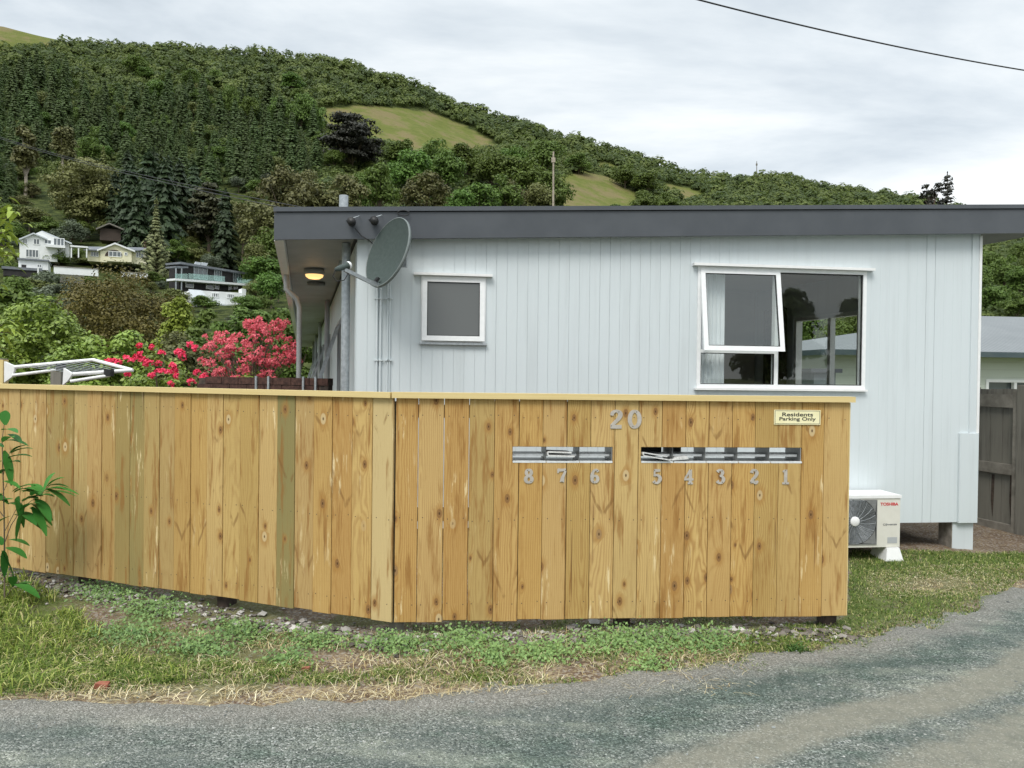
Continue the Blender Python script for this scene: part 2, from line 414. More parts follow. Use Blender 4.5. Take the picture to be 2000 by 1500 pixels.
    T.put(b.inputs['Normal'], T.bump(T.add(T.mul(ring, .5), T.add(T.mul(fib, .6), T.mul(saw, .5))), .35, .002))
    return m
Mt['fence'] = woodmat('treated_pine')
Mt['cap'], T, b = newmat('pale_capping_pine', rough=.7)
n = T.noise(T.vmul(T.obco(), (2, 2, 90)), 1.0, 4, .6)
T.put(b.inputs['Base Color'], T.mix(n, (.60, .45, .18), (.74, .60, .30)))

# ------------------------------------------------------------------ ground and road
road_pts = [(-60, 3.35), (-6, 3.46), (-2.4, 3.50), (-1.2, 3.50), (-.5, 3.58), (0, 3.72), (.81, 3.97), (1.45, 4.21), (2.16, 4.5),
            (2.9, 4.9), (3.7, 5.5), (4.1, 5.78), (5.2, 6.3), (7, 7.0), (10, 8.0), (16, 9.5), (60, 13)]
def road_edge(X):
    return np.interp(X, [p[0] for p in road_pts], [p[1] for p in road_pts])
def rd(X, Y):       # signed distance inside the road (approx.)
    e = road_edge(X); s = np.clip(np.gradient(np.interp(np.linspace(-6, 8, 400), [p[0] for p in road_pts], [p[1] for p in road_pts])).max(), 0, 0)
    sl = (road_edge(X + .05) - road_edge(X - .05)) / .1
    return (e - Y) / np.sqrt(1 + sl * sl)
def axis(lo, hi, step, far, k=1.35):
    a = list(np.arange(lo, hi + step / 2, step)); s = step
    while a[-1] < far: s *= k; a.append(a[-1] + s)
    s = step
    while a[0] > -far: s *= k; a.insert(0, a[0] - s)
    return np.array(a)
def gz(X, Y):       # ground height near the verge
    near = np.exp(-((np.asarray(Y) - 5) / 9.0) ** 2 - (np.asarray(X) / 12.0) ** 2)
    h = (vnoise(X * 1.3 + 40, Y * 1.3 + 40, 3, 3) - .5) * .07 + (vnoise(X * 9 + 90, Y * 9 + 90, 4, 3) - .5) * .03
    h = h + np.clip((3.55 - np.asarray(X) * 0 - 2.5), 0, 0)
    q_ = np.clip((np.asarray(Y) - 5.0) / 1.3, 0, 1); return h * near - .012 + .05 * q_ * q_ * (3 - 2 * q_) * (np.asarray(X) > -40)
def grid_mesh(name, xs, ys, zf, mat, attrf=None, kind='structure', keep=None):
    Xg, Yg = np.meshgrid(xs, ys); Zg = zf(Xg, Yg); n, m_ = len(xs), len(ys)
    i = np.arange((m_ - 1) * (n - 1)); rr, c = i // (n - 1), i % (n - 1); a = rr * n + c
    q = np.stack([a, a + 1, a + 1 + n, a + n], 1)
    if keep is not None: q = q[keep(Xg, Yg).ravel()[q].any(1)]
    return np_mesh(name, np.stack([Xg, Yg, Zg], -1), q, mat, None, kind, attrf(Xg, Yg) if attrf else None, True)

def gpoly(pts): return [(lambda g: (g.x, g.y))(G(x, y)) for x, y in pts]
LAWN_R = gpoly([(1380, 1245), (1500, 1225), (1655, 1205), (1662, 1082), (1800, 1076), (2120, 1070), (2120, 1110), (1985, 1140), (1930, 1180), (1850, 1225), (1760, 1255), (1600, 1282), (1450, 1272)])
TALL_L = gpoly([(-300, 1130), (60, 1132), (140, 1180), (200, 1250), (250, 1285), (350, 1292), (370, 1325), (220, 1347), (0, 1358), (-400, 1370)])
weed_px = [(210, 1160, 75, 22), (300, 1190, 80, 22), (250, 1240, 80, 20), (390, 1262, 75, 20), (470, 1232, 70, 22), (620, 1252, 70, 18),
           (770, 1258, 75, 20), (905, 1255, 80, 22), (960, 1285, 50, 18), (1060, 1272, 70, 20), (1190, 1258, 80, 22), (1290, 1255, 90, 24), (1390, 1258, 60, 20), (560, 1285, 50, 14), (1270, 1300, 40, 14)]
def verge_masks(X, Y):
    px, py = to_px(X, Y, 0.0)
    w = np.zeros(np.shape(X))
    for a, b_, c, d in weed_px: w = np.maximum(w, np.clip(1.5 - 1.1 * np.sqrt(((px - a) / c) ** 2 + ((py - b_) / d) ** 2), 0, 1))
    lawn = inpoly(X, Y, LAWN_R).astype(float); tall = inpoly(X, Y, TALL_L).astype(float)
    return w, lawn, tall

Mt['ground'], T, b = newmat('verge_soil', rough=.95, spec=.15)
p = T.pos(); green = T.attr('green').outputs['Fac']; dry = T.attr('dry').outputs['Fac']; near = T.attr('near').outputs['Fac']
n1 = T.noise(p, 3.5, 5, .65); n2 = T.noise(p, 42, 4, .65); n3 = T.noise(p, 150, 2, .6)
vc = T.vor(p, 75)
cr_, _, _ = T.sep(vc.outputs['Color'])
soil = T.mix(T.step(n1, .35, .7), (.13, .088, .06), (.22, .165, .115))
soil = T.mix(T.mul(T.step(n2, .5, .72), .8), soil, (.40, .33, .21))
soil = T.mix(T.mul(T.step(cr_, .72, .8), .55), soil, (.36, .34, .31))
soil = T.mix(T.mul(T.step(n2, .45, .3), .6), soil, (.07, .052, .038))
straw = T.mix(n3, (.24, .19, .10), (.58, .50, .31))
soil = T.mix(T.mul(T.mul(dry, .5), T.step(T.add(n2, T.mul(n1, .4)), .62, .84)), soil, straw)
gcol = T.mix(T.step(n3, .3, .7), (.05, .08, .018), (.16, .19, .06))
col = T.mix(T.m('MULTIPLY', green, T.step(T.add(T.mul(n1, .6), T.mul(n2, .5)), .36, .56)), soil, gcol)
far = T.mix(T.noise(p, .3, 4, .6), (.06, .085, .022), (.15, .16, .05))
col = T.mix(near, far, col)
T.put(b.inputs['Base Color'], col)
T.put(b.inputs['Normal'], T.bump(T.add(n2, T.mul(n3, .6)), .7, .015))
def gattr(X, Y):
    w, lawn, tall = verge_masks(X, Y); px, py = to_px(X, Y, 0.)
    nz = vnoise(X * 2.2 + 11, Y * 2.2 + 7, 8, 3)
    dryr = np.exp(-((px - 1830) / 130.) ** 2 - ((py - 1142) / 22.) ** 2)
    dry = np.clip(np.exp(-(rd(X, Y) + .2) ** 2 / .16) * (px < 1400) * 1.4 + dryr * 1.3 + tall * .4, 0, 1)
    bare = np.exp(-(rd(X, Y) + .05) ** 2 / .025)
    back = ((Y > 6.3) & (X > 2.9) & (py > 1020) & (py < 1086))
    green = np.clip(lawn * 1.1 * (1 - dryr) + tall * .9 + w * .35 + (nz > .52) * .55, 0, 1) * (1 - bare * .9) * (1 - back * .95)
    near = ((np.abs(X) < 9) & (Y < 13)).astype(float)
    return {'green': green, 'dry': dry, 'near': near}
ground = grid_mesh('ground', axis(-5.5, 6.5, .04, 1800), axis(2.6, 9.0, .04, 1800), gz, Mt['ground'], gattr)

Mt['road'], T, b = newmat('chipseal_gravel', rough=.9, spec=.25)
p = T.pos(); tr_ = T.attr('track').outputs['Fac']; ed = T.attr('edge').outputs['Fac']
n1 = T.noise(T.vmul(p, (1, 1.6, 1)), 1.4, 4, .6); n2 = T.noise(p, 16, 4, .6)
vc = T.vor(p, 140); c1, c2, _ = T.sep(vc.outputs['Color']); dd = vc.outputs['Distance']
vc2 = T.vor(p, 60); c3, c4, _ = T.sep(vc2.outputs['Color'])
chip = T.ramp(c1, [(0, (.055, .066, .060)), (.4, (.138, .158, .138)), (.8, (.235, .255, .225)), (.95, (.35, .37, .345)), (1, (.52, .53, .49))])
n5 = T.noise(T.vmul(p, (.7, 3.2, 1)), 1.6, 5, .62)
chip = T.mix(T.mul(T.step(n1, .42, .62), .45), chip, (.10, .125, .115))
n6 = T.noise(p, 3.1, 5, .65); n7 = T.add(T.mul(n5, .6), T.mul(n6, .4)); chip = T.mix(T.step(n7, .49, .64), chip, T.mix(1.0, T.mix(.25, chip, (.22, .225, .205)), (1.42, 1.40, 1.30), 'MULTIPLY')); chip = T.mix(T.step(n7, .49, .36), chip, T.mix(1.0, chip, (.70, .80, .75), 'MULTIPLY'))
chip = T.mix(T.mul(T.step(c3, .90, .94), T.step(vc2.outputs['Distance'], .5, .3)), chip, T.mix(c4, (.26, .27, .255), (.46, .46, .43)))
rut = T.mul(T.attr('rut').outputs['Fac'], T.step(T.noise(p, 5, 4, .65), .3, .6)); chip = T.mix(rut, chip, T.mix(1.0, chip, (.62, .72, .70), 'MULTIPLY'))
dust = T.mix(n2, (.20, .195, .155), (.31, .30, .24))
dust = T.mix(T.mul(T.step(c1, .8, .95), .5), dust, (.40, .39, .33))
tm = T.step(T.add(tr_, T.mul(T.sub(T.noise(p, 9, 6, .75), .5), 1.1)), .22, .85)
col = T.mix(T.mul(T.mul(tm, .86), T.add(.6, T.mul(n2, .7))), chip, dust)
em = T.mul(T.step(T.sub(ed, T.mul(T.noise(p, 6, 4, .65), .28)), .16, -.12), .75)
gdust = T.mix(T.mul(c1, c1), (.20, .19, .165), (.42, .40, .36))
col = T.mix(em, col, gdust)
T.put(b.inputs['Base Color'], col)
T.put(b.inputs['Normal'], T.bump(T.add(T.mul(dd, -1.0), T.mul(n2, .4)), .9, .009))
tr1 = [(-.3, 2.2), (.3, 2.68), (.79, 3.03), (1.39, 3.38), (2.15, 3.69), (2.79, 4.06), (3.6, 4.75), (4.6, 5.9), (6, 8), (8, 11.5)]
tr2 = [(.4, 1.5), (1.1, 2.45), (1.75, 2.93), (2.4, 3.28), (3.2, 3.75), (4.2, 4.6), (5.5, 6.2), (7.5, 9)]
def dline(X, Y, pl):
    d = np.full(np.shape(X), 1e9)
    for (a, b_), (c, e) in zip(pl[:-1], pl[1:]):
        dx, dy = c - a, e - b_; t = np.clip(((X - a) * dx + (Y - b_) * dy) / (dx * dx + dy * dy), 0, 1)
        d = np.minimum(d, np.hypot(X - a - t * dx, Y - b_ - t * dy))
    return d
def rattr(X, Y):
    t = np.maximum(np.clip(1.25 - dline(X, Y, tr1) / .17, 0, 1), np.clip(1.4 - dline(X, Y, tr2) / .26, 0, 1))
    sh = [(a - .1, b_ + .42) for a, b_ in tr1]; ru = np.clip(1.25 - dline(X, Y, sh) / .24, 0, 1) * (1 - t)
    return {'track': t, 'edge': rd(X, Y), 'rut': ru}
def rz(X, Y):
    d = rd(X, Y) + (vnoise(X * 4 + 3, Y * 4 + 9, 12, 4) - .5) * .28
    return np.where(d > 0, .010 + .012 * np.clip(d, 0, 1), .010 + d * .22) + (vnoise(X * 12 + 30, Y * 12 + 30, 9, 2) - .5) * .008
road = grid_mesh('road', axis(-5, 6.5, .04, 60), axis(2.2, 7.5, .04, 20), rz, Mt['road'], rattr, keep=lambda X, Y: (rd(X, Y) > -.35) & (Y < 13))

# ------------------------------------------------------------------ scattered verge stuff
rng = np.random.default_rng(5)
def stones(name, pts, rad, mat, seed, flat=.65):
    r = np.random.default_rng(seed); n = len(pts)
    base = np.array([(1, 0, 0), (0, 1, 0), (-1, 0, 0), (0, -1, 0), (0, 0, 1), (0, 0, -1), (.6, .6, .5), (-.6, .55, .55), (-.55, -.6, .5), (.55, -.6, .55)], float)
    tri = np.array([(0, 6, 4), (6, 1, 4), (1, 7, 4), (7, 2, 4), (2, 8, 4), (8, 3, 4), (3, 9, 4), (9, 0, 4), (0, 1, 6), (1, 2, 7), (2, 3, 8), (3, 0, 9), (1, 0, 5), (2, 1, 5), (3, 2, 5), (0, 3, 5)])
    v = base[None] * (1 + r.uniform(-.35, .35, (n, 10, 1)))
    a = r.uniform(0, 6.28, n); ca, sa = np.cos(a)[:, None], np.sin(a)[:, None]
    sx = r.uniform(.8, 1.5, (n, 1))
    x = v[..., 0] * sx; y = v[..., 1]; z = v[..., 2] * flat
    vv = np.stack([x * ca - y * sa, x * sa + y * ca, z], -1) * np.asarray(rad)[:, None, None] + np.asarray(pts)[:, None, :]
    f = (tri[None] + (np.arange(n) * 10)[:, None, None]).reshape(-1, 3)
    return np_mesh(name, vv, f, mat, None, 'stuff')
Mt['stone'], T, b = newmat('stone_chips', rough=.85, spec=.3)
i_ = T.island(); T.put(b.inputs['Base Color'], T.ramp(i_, [(0, (.07, .06, .05)), (.4, (.16, .14, .12)), (.75, (.28, .26, .23)), (1, (.56, .54, .5))]))
Mt['chip'], T, b = newmat('road_chips', rough=.8, spec=.3)
i_ = T.island(); T.put(b.inputs['Base Color'], T.ramp(i_, [(0, (.08, .09, .088)), (.6, (.20, .22, .21)), (.92, (.33, .35, .34)), (1, (.58, .58, .55))]))
# fence lines (needed for the rubble strip)
FA = ((770 - CX) / F * 4.55, 4.55); FB = ((1657 - CX) / F * 4.785, 4.785); FL = ((30 - CX) / F * 5.70, 5.70)
d_ = V((FL[0] - FA[0], FL[1] - FA[1])); d_.normalize(); FLL = (FL[0] + d_.x * 1.3, FL[1] + d_.y * 1.3)
FR = Plane(FA, FB)
FLP = Plane(FLL, FA)
def along(a, b_, t): return np.stack([a[0] + (b_[0] - a[0]) * t, a[1] + (b_[1] - a[1]) * t], 1)
N = 2300; t = rng.random(N); q = np.where((t < .55)[:, None], along(FLL, FA, t / .55), along(FA, FB, (t - .55) / .45))
q[:, 1] -= rng.normal(.07, .08, N); q[:, 0] += rng.normal(0, .05, N)
rad = np.exp(rng.normal(-4.4, .42, N)); rad = np.clip(rad, .004, .034)
stones('rubble', np.column_stack([q, gz(q[:, 0], q[:, 1]) + rad * .25]), rad, Mt['stone'], 21)
N = 5000; X = rng.uniform(-4.2, 5, N); Y = rng.uniform(2.4, 6.5, N); k = rd(X, Y) > -.12 - .2 * rng.random(N) ** 2; X, Y = X[k], Y[k]
w_ = np.clip(1.1 - np.maximum(np.clip(1.25 - dline(X, Y, tr1) / .2, 0, 1), np.clip(1.4 - dline(X, Y, tr2) / .3, 0, 1)), .12, 1); k = rng.random(len(X)) < w_; X, Y = X[k], Y[k]
rad = np.clip(np.exp(rng.normal(-5.75, .42, len(X))), .002, .010)
stones('loose_gravel', np.column_stack([X, Y, np.maximum(rz(X, Y), gz(X, Y)) + rad * .2]), rad, Mt['chip'], 22)

def blades(name, X, Y, h, wd, mat, seed, lean=.5, flat=0.0):
    r = np.random.default_rng(seed); n = len(X); a = r.uniform(0, 6.283, n); b_ = a + r.normal(0, .6, n)
    base = np.column_stack([X, Y, gz(X, Y) - .003]); side = np.column_stack([np.cos(a), np.sin(a), np.zeros(n)]) * (np.asarray(wd) / 2)[:, None]
    ln = np.abs(r.normal(lean, .3, n)); dr = np.column_stack([-np.sin(b_), np.cos(b_), np.zeros(n)])
    h = np.asarray(h)[:, None]; ln = ln[:, None]; up = np.array([[0, 0, 1.]])
    mid = base + up * h * .55 * (1 - flat) + dr * h * ln * .35; tip = base + up * h * np.clip(1 - ln * .45, .12, 1) * (1 - flat) + dr * h * ln
    v = np.stack([base - side, base + side, mid + side * .8, mid - side * .8, tip + side * .12, tip - side * .12], 1).reshape(-1, 3)
    o = (np.arange(n) * 6)[:, None]; qd = np.concatenate([o + np.array([[0, 1, 2, 3]]), o + np.array([[3, 2, 4, 5]])])
    return np_mesh(name, v, qd, mat, None, 'stuff')
Mt['grass'], T, b = newmat('green_grass', rough=.6, spec=.25)
T.put(b.inputs['Base Color'], T.ramp(T.island(), [(0, (.045, .095, .014)), (.5, (.115, .185, .03)), (.82, (.23, .28, .065)), (1, (.58, .52, .26))]))
Mt['tallgrass'], T, b = newmat('pale_grass', rough=.6, spec=.25)
T.put(b.inputs['Base Color'], T.ramp(T.island(), [(0, (.06, .11, .015)), (.45, (.15, .22, .03)), (.8, (.30, .36, .07)), (.93, (.45, .46, .16)), (1, (.60, .52, .27))]))
Mt['straw'], T, b = newmat('dry_straw', rough=.8, spec=.2)
T.put(b.inputs['Base Color'], T.ramp(T.island(), [(0, (.20, .13, .06)), (.35, (.45, .36, .18)), (1, (.80, .73, .50))]))
Mt['weed'] = leafmat('weed_leaves', (.08, .16, .05), (.23, .35, .115), rough=.5, trans=.15, objvar=0)
def fill(poly, n, seed):
    r = np.random.default_rng(seed); xs = [p[0] for p in poly]; ys = [p[1] for p in poly]
    X = r.uniform(min(xs), max(xs), n); Y = r.uniform(min(ys), max(ys), n); k = inpoly(X, Y, poly); return X[k], Y[k], r
X, Y, r = fill(LAWN_R, 80000, 31)
nz = vnoise(X * 3 + 50, Y * 3 + 20, 6, 3); px, py = to_px(X, Y)
k = (nz + .35 * r.random(len(X)) > .40) & (np.exp(-((px - 1830) / 120.) ** 2 - ((py - 1142) / 18.) ** 2) < .25 + .6 * r.random(len(X))) & ~((Y > 6.25) & (py < 1084)); X, Y = X[k], Y[k]
blades('lawn_grass', X, Y, r.uniform(.012, .038, len(X)), r.uniform(.003, .007, len(X)), Mt['grass'], 32, .8)
X, Y, r = fill(TALL_L, 26000, 33); nz = vnoise(X * 3 + 5, Y * 3 + 2, 6, 3); k = nz + .3 * r.random(len(X)) > .56; X, Y = X[k], Y[k]
blades('tall_grass', X, Y, r.uniform(.02, .12, len(X)) * (.4 + vnoise(X * 3, Y * 3, 3, 2) * 1.2), r.uniform(.003, .008, len(X)), Mt['tallgrass'], 34, .9)
gp = [(250, 1305, 110, 28), (540, 1305, 70, 18), (420, 1300, 60, 16), (760, 1312, 45, 10), (640, 1322, 60, 9), (100, 1320, 160, 30), (1545, 1262, 40, 14), (930, 1318, 60, 8)]
X = []; Y = []
gp += [(60, 1300, 120, 40), (150, 1250, 60, 30), (300, 1320, 60, 14)]
for a, b_, c, d in gp:
    for _ in range(int(c * d * 1.0)):
        g = G(a + rng.normal() * c * .5, b_ + rng.normal() * d * .5); X.append(g.x); Y.append(g.y)
for _ in range(15000):
    px_ = rng.uniform(120, 1500); g = G(px_, rng.uniform(1215, 1335) - 20 * (px_ > 1150)); 
    if vnoise(np.array(g.x * 2.6 + 31), np.array(g.y * 4 + 7), 15, 3) + .2 * rng.random() > .58: X.append(g.x); Y.append(g.y)
X = np.array(X); Y = np.array(Y); blades('verge_grass', X, Y, rng.uniform(.012, .05, len(X)), rng.uniform(.003, .006, len(X)), Mt['grass'], 35, .9)
X = rng.uniform(-4, 2.4, 34000); Y = rng.uniform(3.4, 4.9, 34000); px, py = to_px(X, Y); dd_ = rd(X, Y)
k = (rng.random(len(X)) < np.exp(-(dd_ + .10) ** 2 / .045) * np.clip((vnoise(X * 2.5 + 9, Y * 5, 14, 3) - .35) * 4, 0.08, 1) * np.where(px < 1150, 1, .3)); X, Y = X[k], Y[k]
Xs = []; Ys = []
for _ in range(6500):
    g = G(rng.uniform(60, 1450), rng.uniform(1235, 1365)); Xs.append(g.x); Ys.append(g.y)
Xs, Ys = np.array(Xs), np.array(Ys); kk = vnoise(Xs * 3 + 2, Ys * 5 + 8, 16, 3) > .40; Xs, Ys = Xs[kk], Ys[kk]
blades('scattered_straw', Xs, Ys, rng.uniform(.03, .12, len(Xs)), rng.uniform(.002, .005, len(Xs)), Mt['straw'], 40, 1.0, .5)
k2 = rng.random(len(X)) < .12; blades('long_straw', X[k2], Y[k2], rng.uniform(.05, .13, k2.sum()), rng.uniform(.004, .008, k2.sum()), Mt['straw'], 39, 1.0, .8)
blades('straw', X, Y, rng.uniform(.02, .085, len(X)), rng.uniform(.002, .0045, len(X)), Mt['straw'], 36, 1.0, .86)
X, Y, r = fill(gpoly([(1680, 1118), (2010, 1105), (2000, 1168), (1700, 1168)]), 9000, 37)
blades('dry_lawn_grass', X, Y, r.uniform(.015, .05, len(X)), r.uniform(.0025, .005, len(X)), Mt['straw'], 38, 1.0, .6)
# low leafy weeds, in loose patches
Pw = []; Nw = []
for a, b_, c, d in weed_px:
    for _ in range(int(c * d * .6)):
        g = G(a + rng.normal() * c * .5, b_ + rng.normal() * d * .52); hh = abs(rng.normal(0, .022)) + .008
        if rng.random() < .07: hh += rng.uniform(.02, .07)
        Pw.append((g.x, g.y, float(gz(np.array(g.x), np.array(g.y))) + hh)); Nw.append((rng.normal() * .6, rng.normal() * .6 - .4, .9))
Pw = np.array(Pw); Nw = np.array(Nw); Lw = rng.uniform(.006, .014, len(Pw))
v, qd = leaf_quads(Pw, Nw, Lw, Lw * .62, rng); np_mesh('leafy_weeds', v, qd, Mt['weed'], None, 'stuff')
for i, (px, py, s_, lab) in enumerate([(200, 1343, .034, 'red brick fragment lying at the foot of the tall pale grass'), (597, 1306, .022, 'small upright red brick chip in the dry straw in front of the slanting fence'),
                                       (935, 1293, .02, 'small reddish brick chip beside weeds below the three letterbox slots')]):
    g = G(px, py); m = MB(); c = V((g.x, g.y, float(gz(np.array(g.x), np.array(g.y))) + s_ * .3))
    q = [V((rng.uniform(.75, 1.1) * sx * s_, rng.uniform(.7, 1) * sy * s_ * .7, rng.uniform(.7, 1) * sz * s_ * .55)) + c for sz in (-1, 1) for sx, sy in ((-1, -1), (1, -1), (1, 1), (-1, 1))]
    m.hexa(q); tag(m.build('brick_fragment', Mt['redbrick']), lab, 'brick')
g = G(1556, 1272); X = g.x + rng.normal(0, .03, 70); Y = g.y + rng.normal(0, .02, 70)
dk = blades('dock_weed', X, Y, rng.uniform(.03, .075, 70), rng.uniform(.008, .016, 70), leafmat('dock_leaves', (.03, .075, .016), (.06, .13, .028), objvar=0), 41, .9)
del dk['kind']; tag(dk, 'dark green broad-leaved weed in the grass edge below letterbox 1', 'weed')

# ------------------------------------------------------------------ timber fence
fence = thing('timber_fence', 'new golden pine paling fence with a pale cap rail, bent at one corner', 'fence', (FA[0], FA[1], 0))
FZ0 = FR.hit(1200, 1209)[1]; ZCAP = 1.492
nailm = newmat('nail_heads', (.07, .05, .035), .6)[0]
def wall_backing(mb, pl, L, za, zb, holes, wa, wb):
    us = sorted({0, L, *[h[0] for h in holes], *[h[1] for h in holes]})
    for a, b_ in zip(us[:-1], us[1:]):
        hs = [h for h in holes if h[0] < (a + b_) / 2 < h[1]]; top = zb((a + b_) / 2) if callable(zb) else zb
        if not hs: mb.pbox(pl, a, b_, za, top, wa, wb)
        else: mb.pbox(pl, a, b_, za, hs[0][2], wa, wb); mb.pbox(pl, a, b_, hs[0][3], top, wa, wb)
def boards(pl, edges, tones, holes, seed, gap, step):
    r = random.Random(seed); mb = MB(); A = []; B = []
    def add(u0, u1, z0, z1, w, th, sd_, uc, tone):
        b0 = len(mb.v); mb.cm = 0
        e = .0025
        q = [(u0, z0), (u1, z0), (u1, z1), (u0, z1)]
        fr = [pl.pt(u0 + e, z0 + e, w), pl.pt(u1 - e, z0 + e, w), pl.pt(u1 - e, z1, w), pl.pt(u0 + e, z1, w)]
        md = [pl.pt(u, z, w - e) for u, z in q]; bk = [pl.pt(u, z, w - th) for u, z in q]
        mb.idx(fr + md + bk, [(0, 1, 2, 3)] + [((i + 1) % 4, i, 4 + i, 4 + (i + 1) % 4) for i in range(4)] + [(4 + (i + 1) % 4, 4 + i, 8 + i, 8 + (i + 1) % 4) for i in range(4)] + [(11, 10, 9, 8)])
        for p_ in fr + md + bk:
            rel = p_ - pl.a; A.append((rel.dot(pl.d) - uc, p_.z, sd_)); B.append(tone)
    for i in range(len(edges) - 1):
        u0, u1 = edges[i] + gap / 2 * r.uniform(.5, 1.5), edges[i + 1] - gap / 2 * r.uniform(.5, 1.5); uc = (u0 + u1) / 2; sd_ = r.uniform(1, 9)
        extra = .16 if step else 0.0; w = (step * (i % 2) if step else 0) + r.uniform(-.0015, .0015); tone = tones.get(i, (max(0, r.gauss(.05 + extra, .2)), max(0, r.gauss(.05, .2)), 0)); zb = FZ0 + r.uniform(-.006, .006)
        segs = [(zb, ZCAP - .03)]
        cuts = [u0, u1] + [h[k] for h in holes for k in (0, 1) if u0 < h[k] < u1]; cuts = sorted(cuts)
        for ca, cb in zip(cuts[:-1], cuts[1:]):
            hit = [h for h in holes if h[0] < (ca + cb) / 2 < h[1]]
            if hit: add(ca, cb, zb, hit[0][2], w, .02, sd_, uc, tone); add(ca, cb, hit[0][3], ZCAP - .03, w, .02, sd_, uc, tone)
            else: add(ca, cb, zb, ZCAP - .03, w, .02, sd_, uc, tone)
        for zn in (FZ0 + .11, .71 + r.uniform(-.01, .01), 1.345 + r.uniform(-.01, .01)):
            for un in (u0 + .028 + r.uniform(-.006, .006), u1 - .028 + r.uniform(-.006, .006)):
                if any(h[0] - .01 < un < h[1] + .01 and h[2] - .01 < zn < h[3] + .01 for h in holes): continue
                mb.cm = 1; c = pl.pt(un, zn + r.uniform(-.008, .008), w + .0008)
                k0 = len(mb.v); mb.face([c + pl.d * (math.cos(t) * .0036) + V((0, 0, math.sin(t) * .0036)) for t in [j * math.pi / 3 for j in range(6)]]); A += [(0, 0, 0)] * 6; B += [(0, 0, 0)] * 6
    o = mb.build('board_panel', [Mt['fence'], nailm], fence)
    for nm, dat in (('board', A), ('tone', B)):
        at = o.data.attributes.new(nm, 'FLOAT_VECTOR', 'POINT'); at.data.foreach_set('vector', np.array(dat, dtype=np.float32).ravel())
    return o
ER = [766.4, 815.4, 865.6, 914.6, 964, 1012.3, 1058.7, 1105.7, 1152, 1199, 1245, 1291, 1337, 1382.5, 1428, 1473, 1519, 1563, 1607.5, 1656.5]
ER = [FR.hit(p_, 1010)[0] for p_ in ER]; ER[0] = .012
HOLES = [(*[FR.hit(p_, 888)[0] for p_ in (1001, 1197)], FR.hit(1100, 903)[1], FR.hit(1100, 873)[1]),
         (*[FR.hit(p_, 888)[0] for p_ in (1252, 1567)], FR.hit(1400, 903.5)[1], FR.hit(1400, 874)[1])]
boards(FR, ER, {3: (.35, .1, 0), 9: (.15, .35, 0), 10: (.1, .3, 0), 15: (.25, .0, 0), 16: (.25, .1, 0), 0: (0, 0, 0), 4: (0, .1, 0), 1: (0, .3, 0)}, HOLES, 12, .0032, 0)
EL = [45, 100, 165, 230, 298, 368, 437, 508, 575, 650, 722, 798, 873, 953, 1035, 1115, 1203, 1295, 1387, 1475, 1570, 1662, 1762, 1862, 1962]
EL = [FLP.hit(p_ / 2.564, 974)[0] for p_ in EL]; EL[-1] = FLP.len - .004
while EL[0] > .1: EL.insert(0, EL[0] - .135)
nx = len(EL) - 25
tl = {nx + 3: (.55, .1, 0), nx + 4: (.6, 0, 0), nx + 5: (.4, .3, 0), nx + 2: (.1, .35, 0), nx + 6: (0, .3, 0), nx + 7: (.2, .15, 0), nx + 8: (.65, 0, 0), nx + 9: (.95, 0, 0), nx + 10: (.5, .15, 0), nx + 11: (.35, .2, 0),
      nx + 14: (.1, .3, 0), nx + 18: (1.0, 0, 0), nx + 19: (.2, .3, 0), nx + 23: (.2, .9, 0), nx + 22: (.1, .15, 0), nx + 0: (.1, .45, 0), nx + 1: (.15, .4, 0)}
boards(FLP, EL, tl, [], 31, .002, .004)
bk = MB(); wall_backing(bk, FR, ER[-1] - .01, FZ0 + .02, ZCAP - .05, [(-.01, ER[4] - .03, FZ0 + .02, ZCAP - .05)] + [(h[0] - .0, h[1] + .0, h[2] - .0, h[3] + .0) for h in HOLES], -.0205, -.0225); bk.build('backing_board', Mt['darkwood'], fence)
cap = MB()
cap.pbox(FR, -.012, FR.hit(1667, 774)[0], ZCAP - .036, ZCAP, -.055, .028)
cap.build('cap_rail', Mt['cap'], fence)
cap = MB(); cap.pbox(FLP, -.2, FLP.len - .012, ZCAP - .0365, ZCAP - .002, -.055, .030); cap.build('cap_rail', Mt['cap'], fence)
for pl, L in ((FR, FR.len), (FLP, FLP.len)):
    for za in (.10, .69, 1.33):
        rl = MB()
        if za == 1.33 and pl is FR: pass
        rl.pbox(pl, .05, L - .03, za + .005, za + .085, -.024, -.068); rl.build('rail', Mt['gatewood'], fence)
for pl, us in ((FR, (.02, FR.hit(1225, 1000)[0], FR.len - .06)), (FLP, (.3, FLP.hit(145, 1130)[0], FLP.hit(420, 1170)[0]))):
    for uu in us:
        pm = MB(); pm.pbox(pl, uu - .045, uu + .045, -.3, ZCAP - .06, -.07, -.16); pm.build('post', Mt['darkwood'] if uu != us[0] else Mt['gatewood'], fence)
pm = MB(); pm.pbox(FR, FR.len + .001, FR.len + .02, FZ0, ZCAP - .04, -.15, -.005); pm.build('end_board', Mt['cap'], fence)

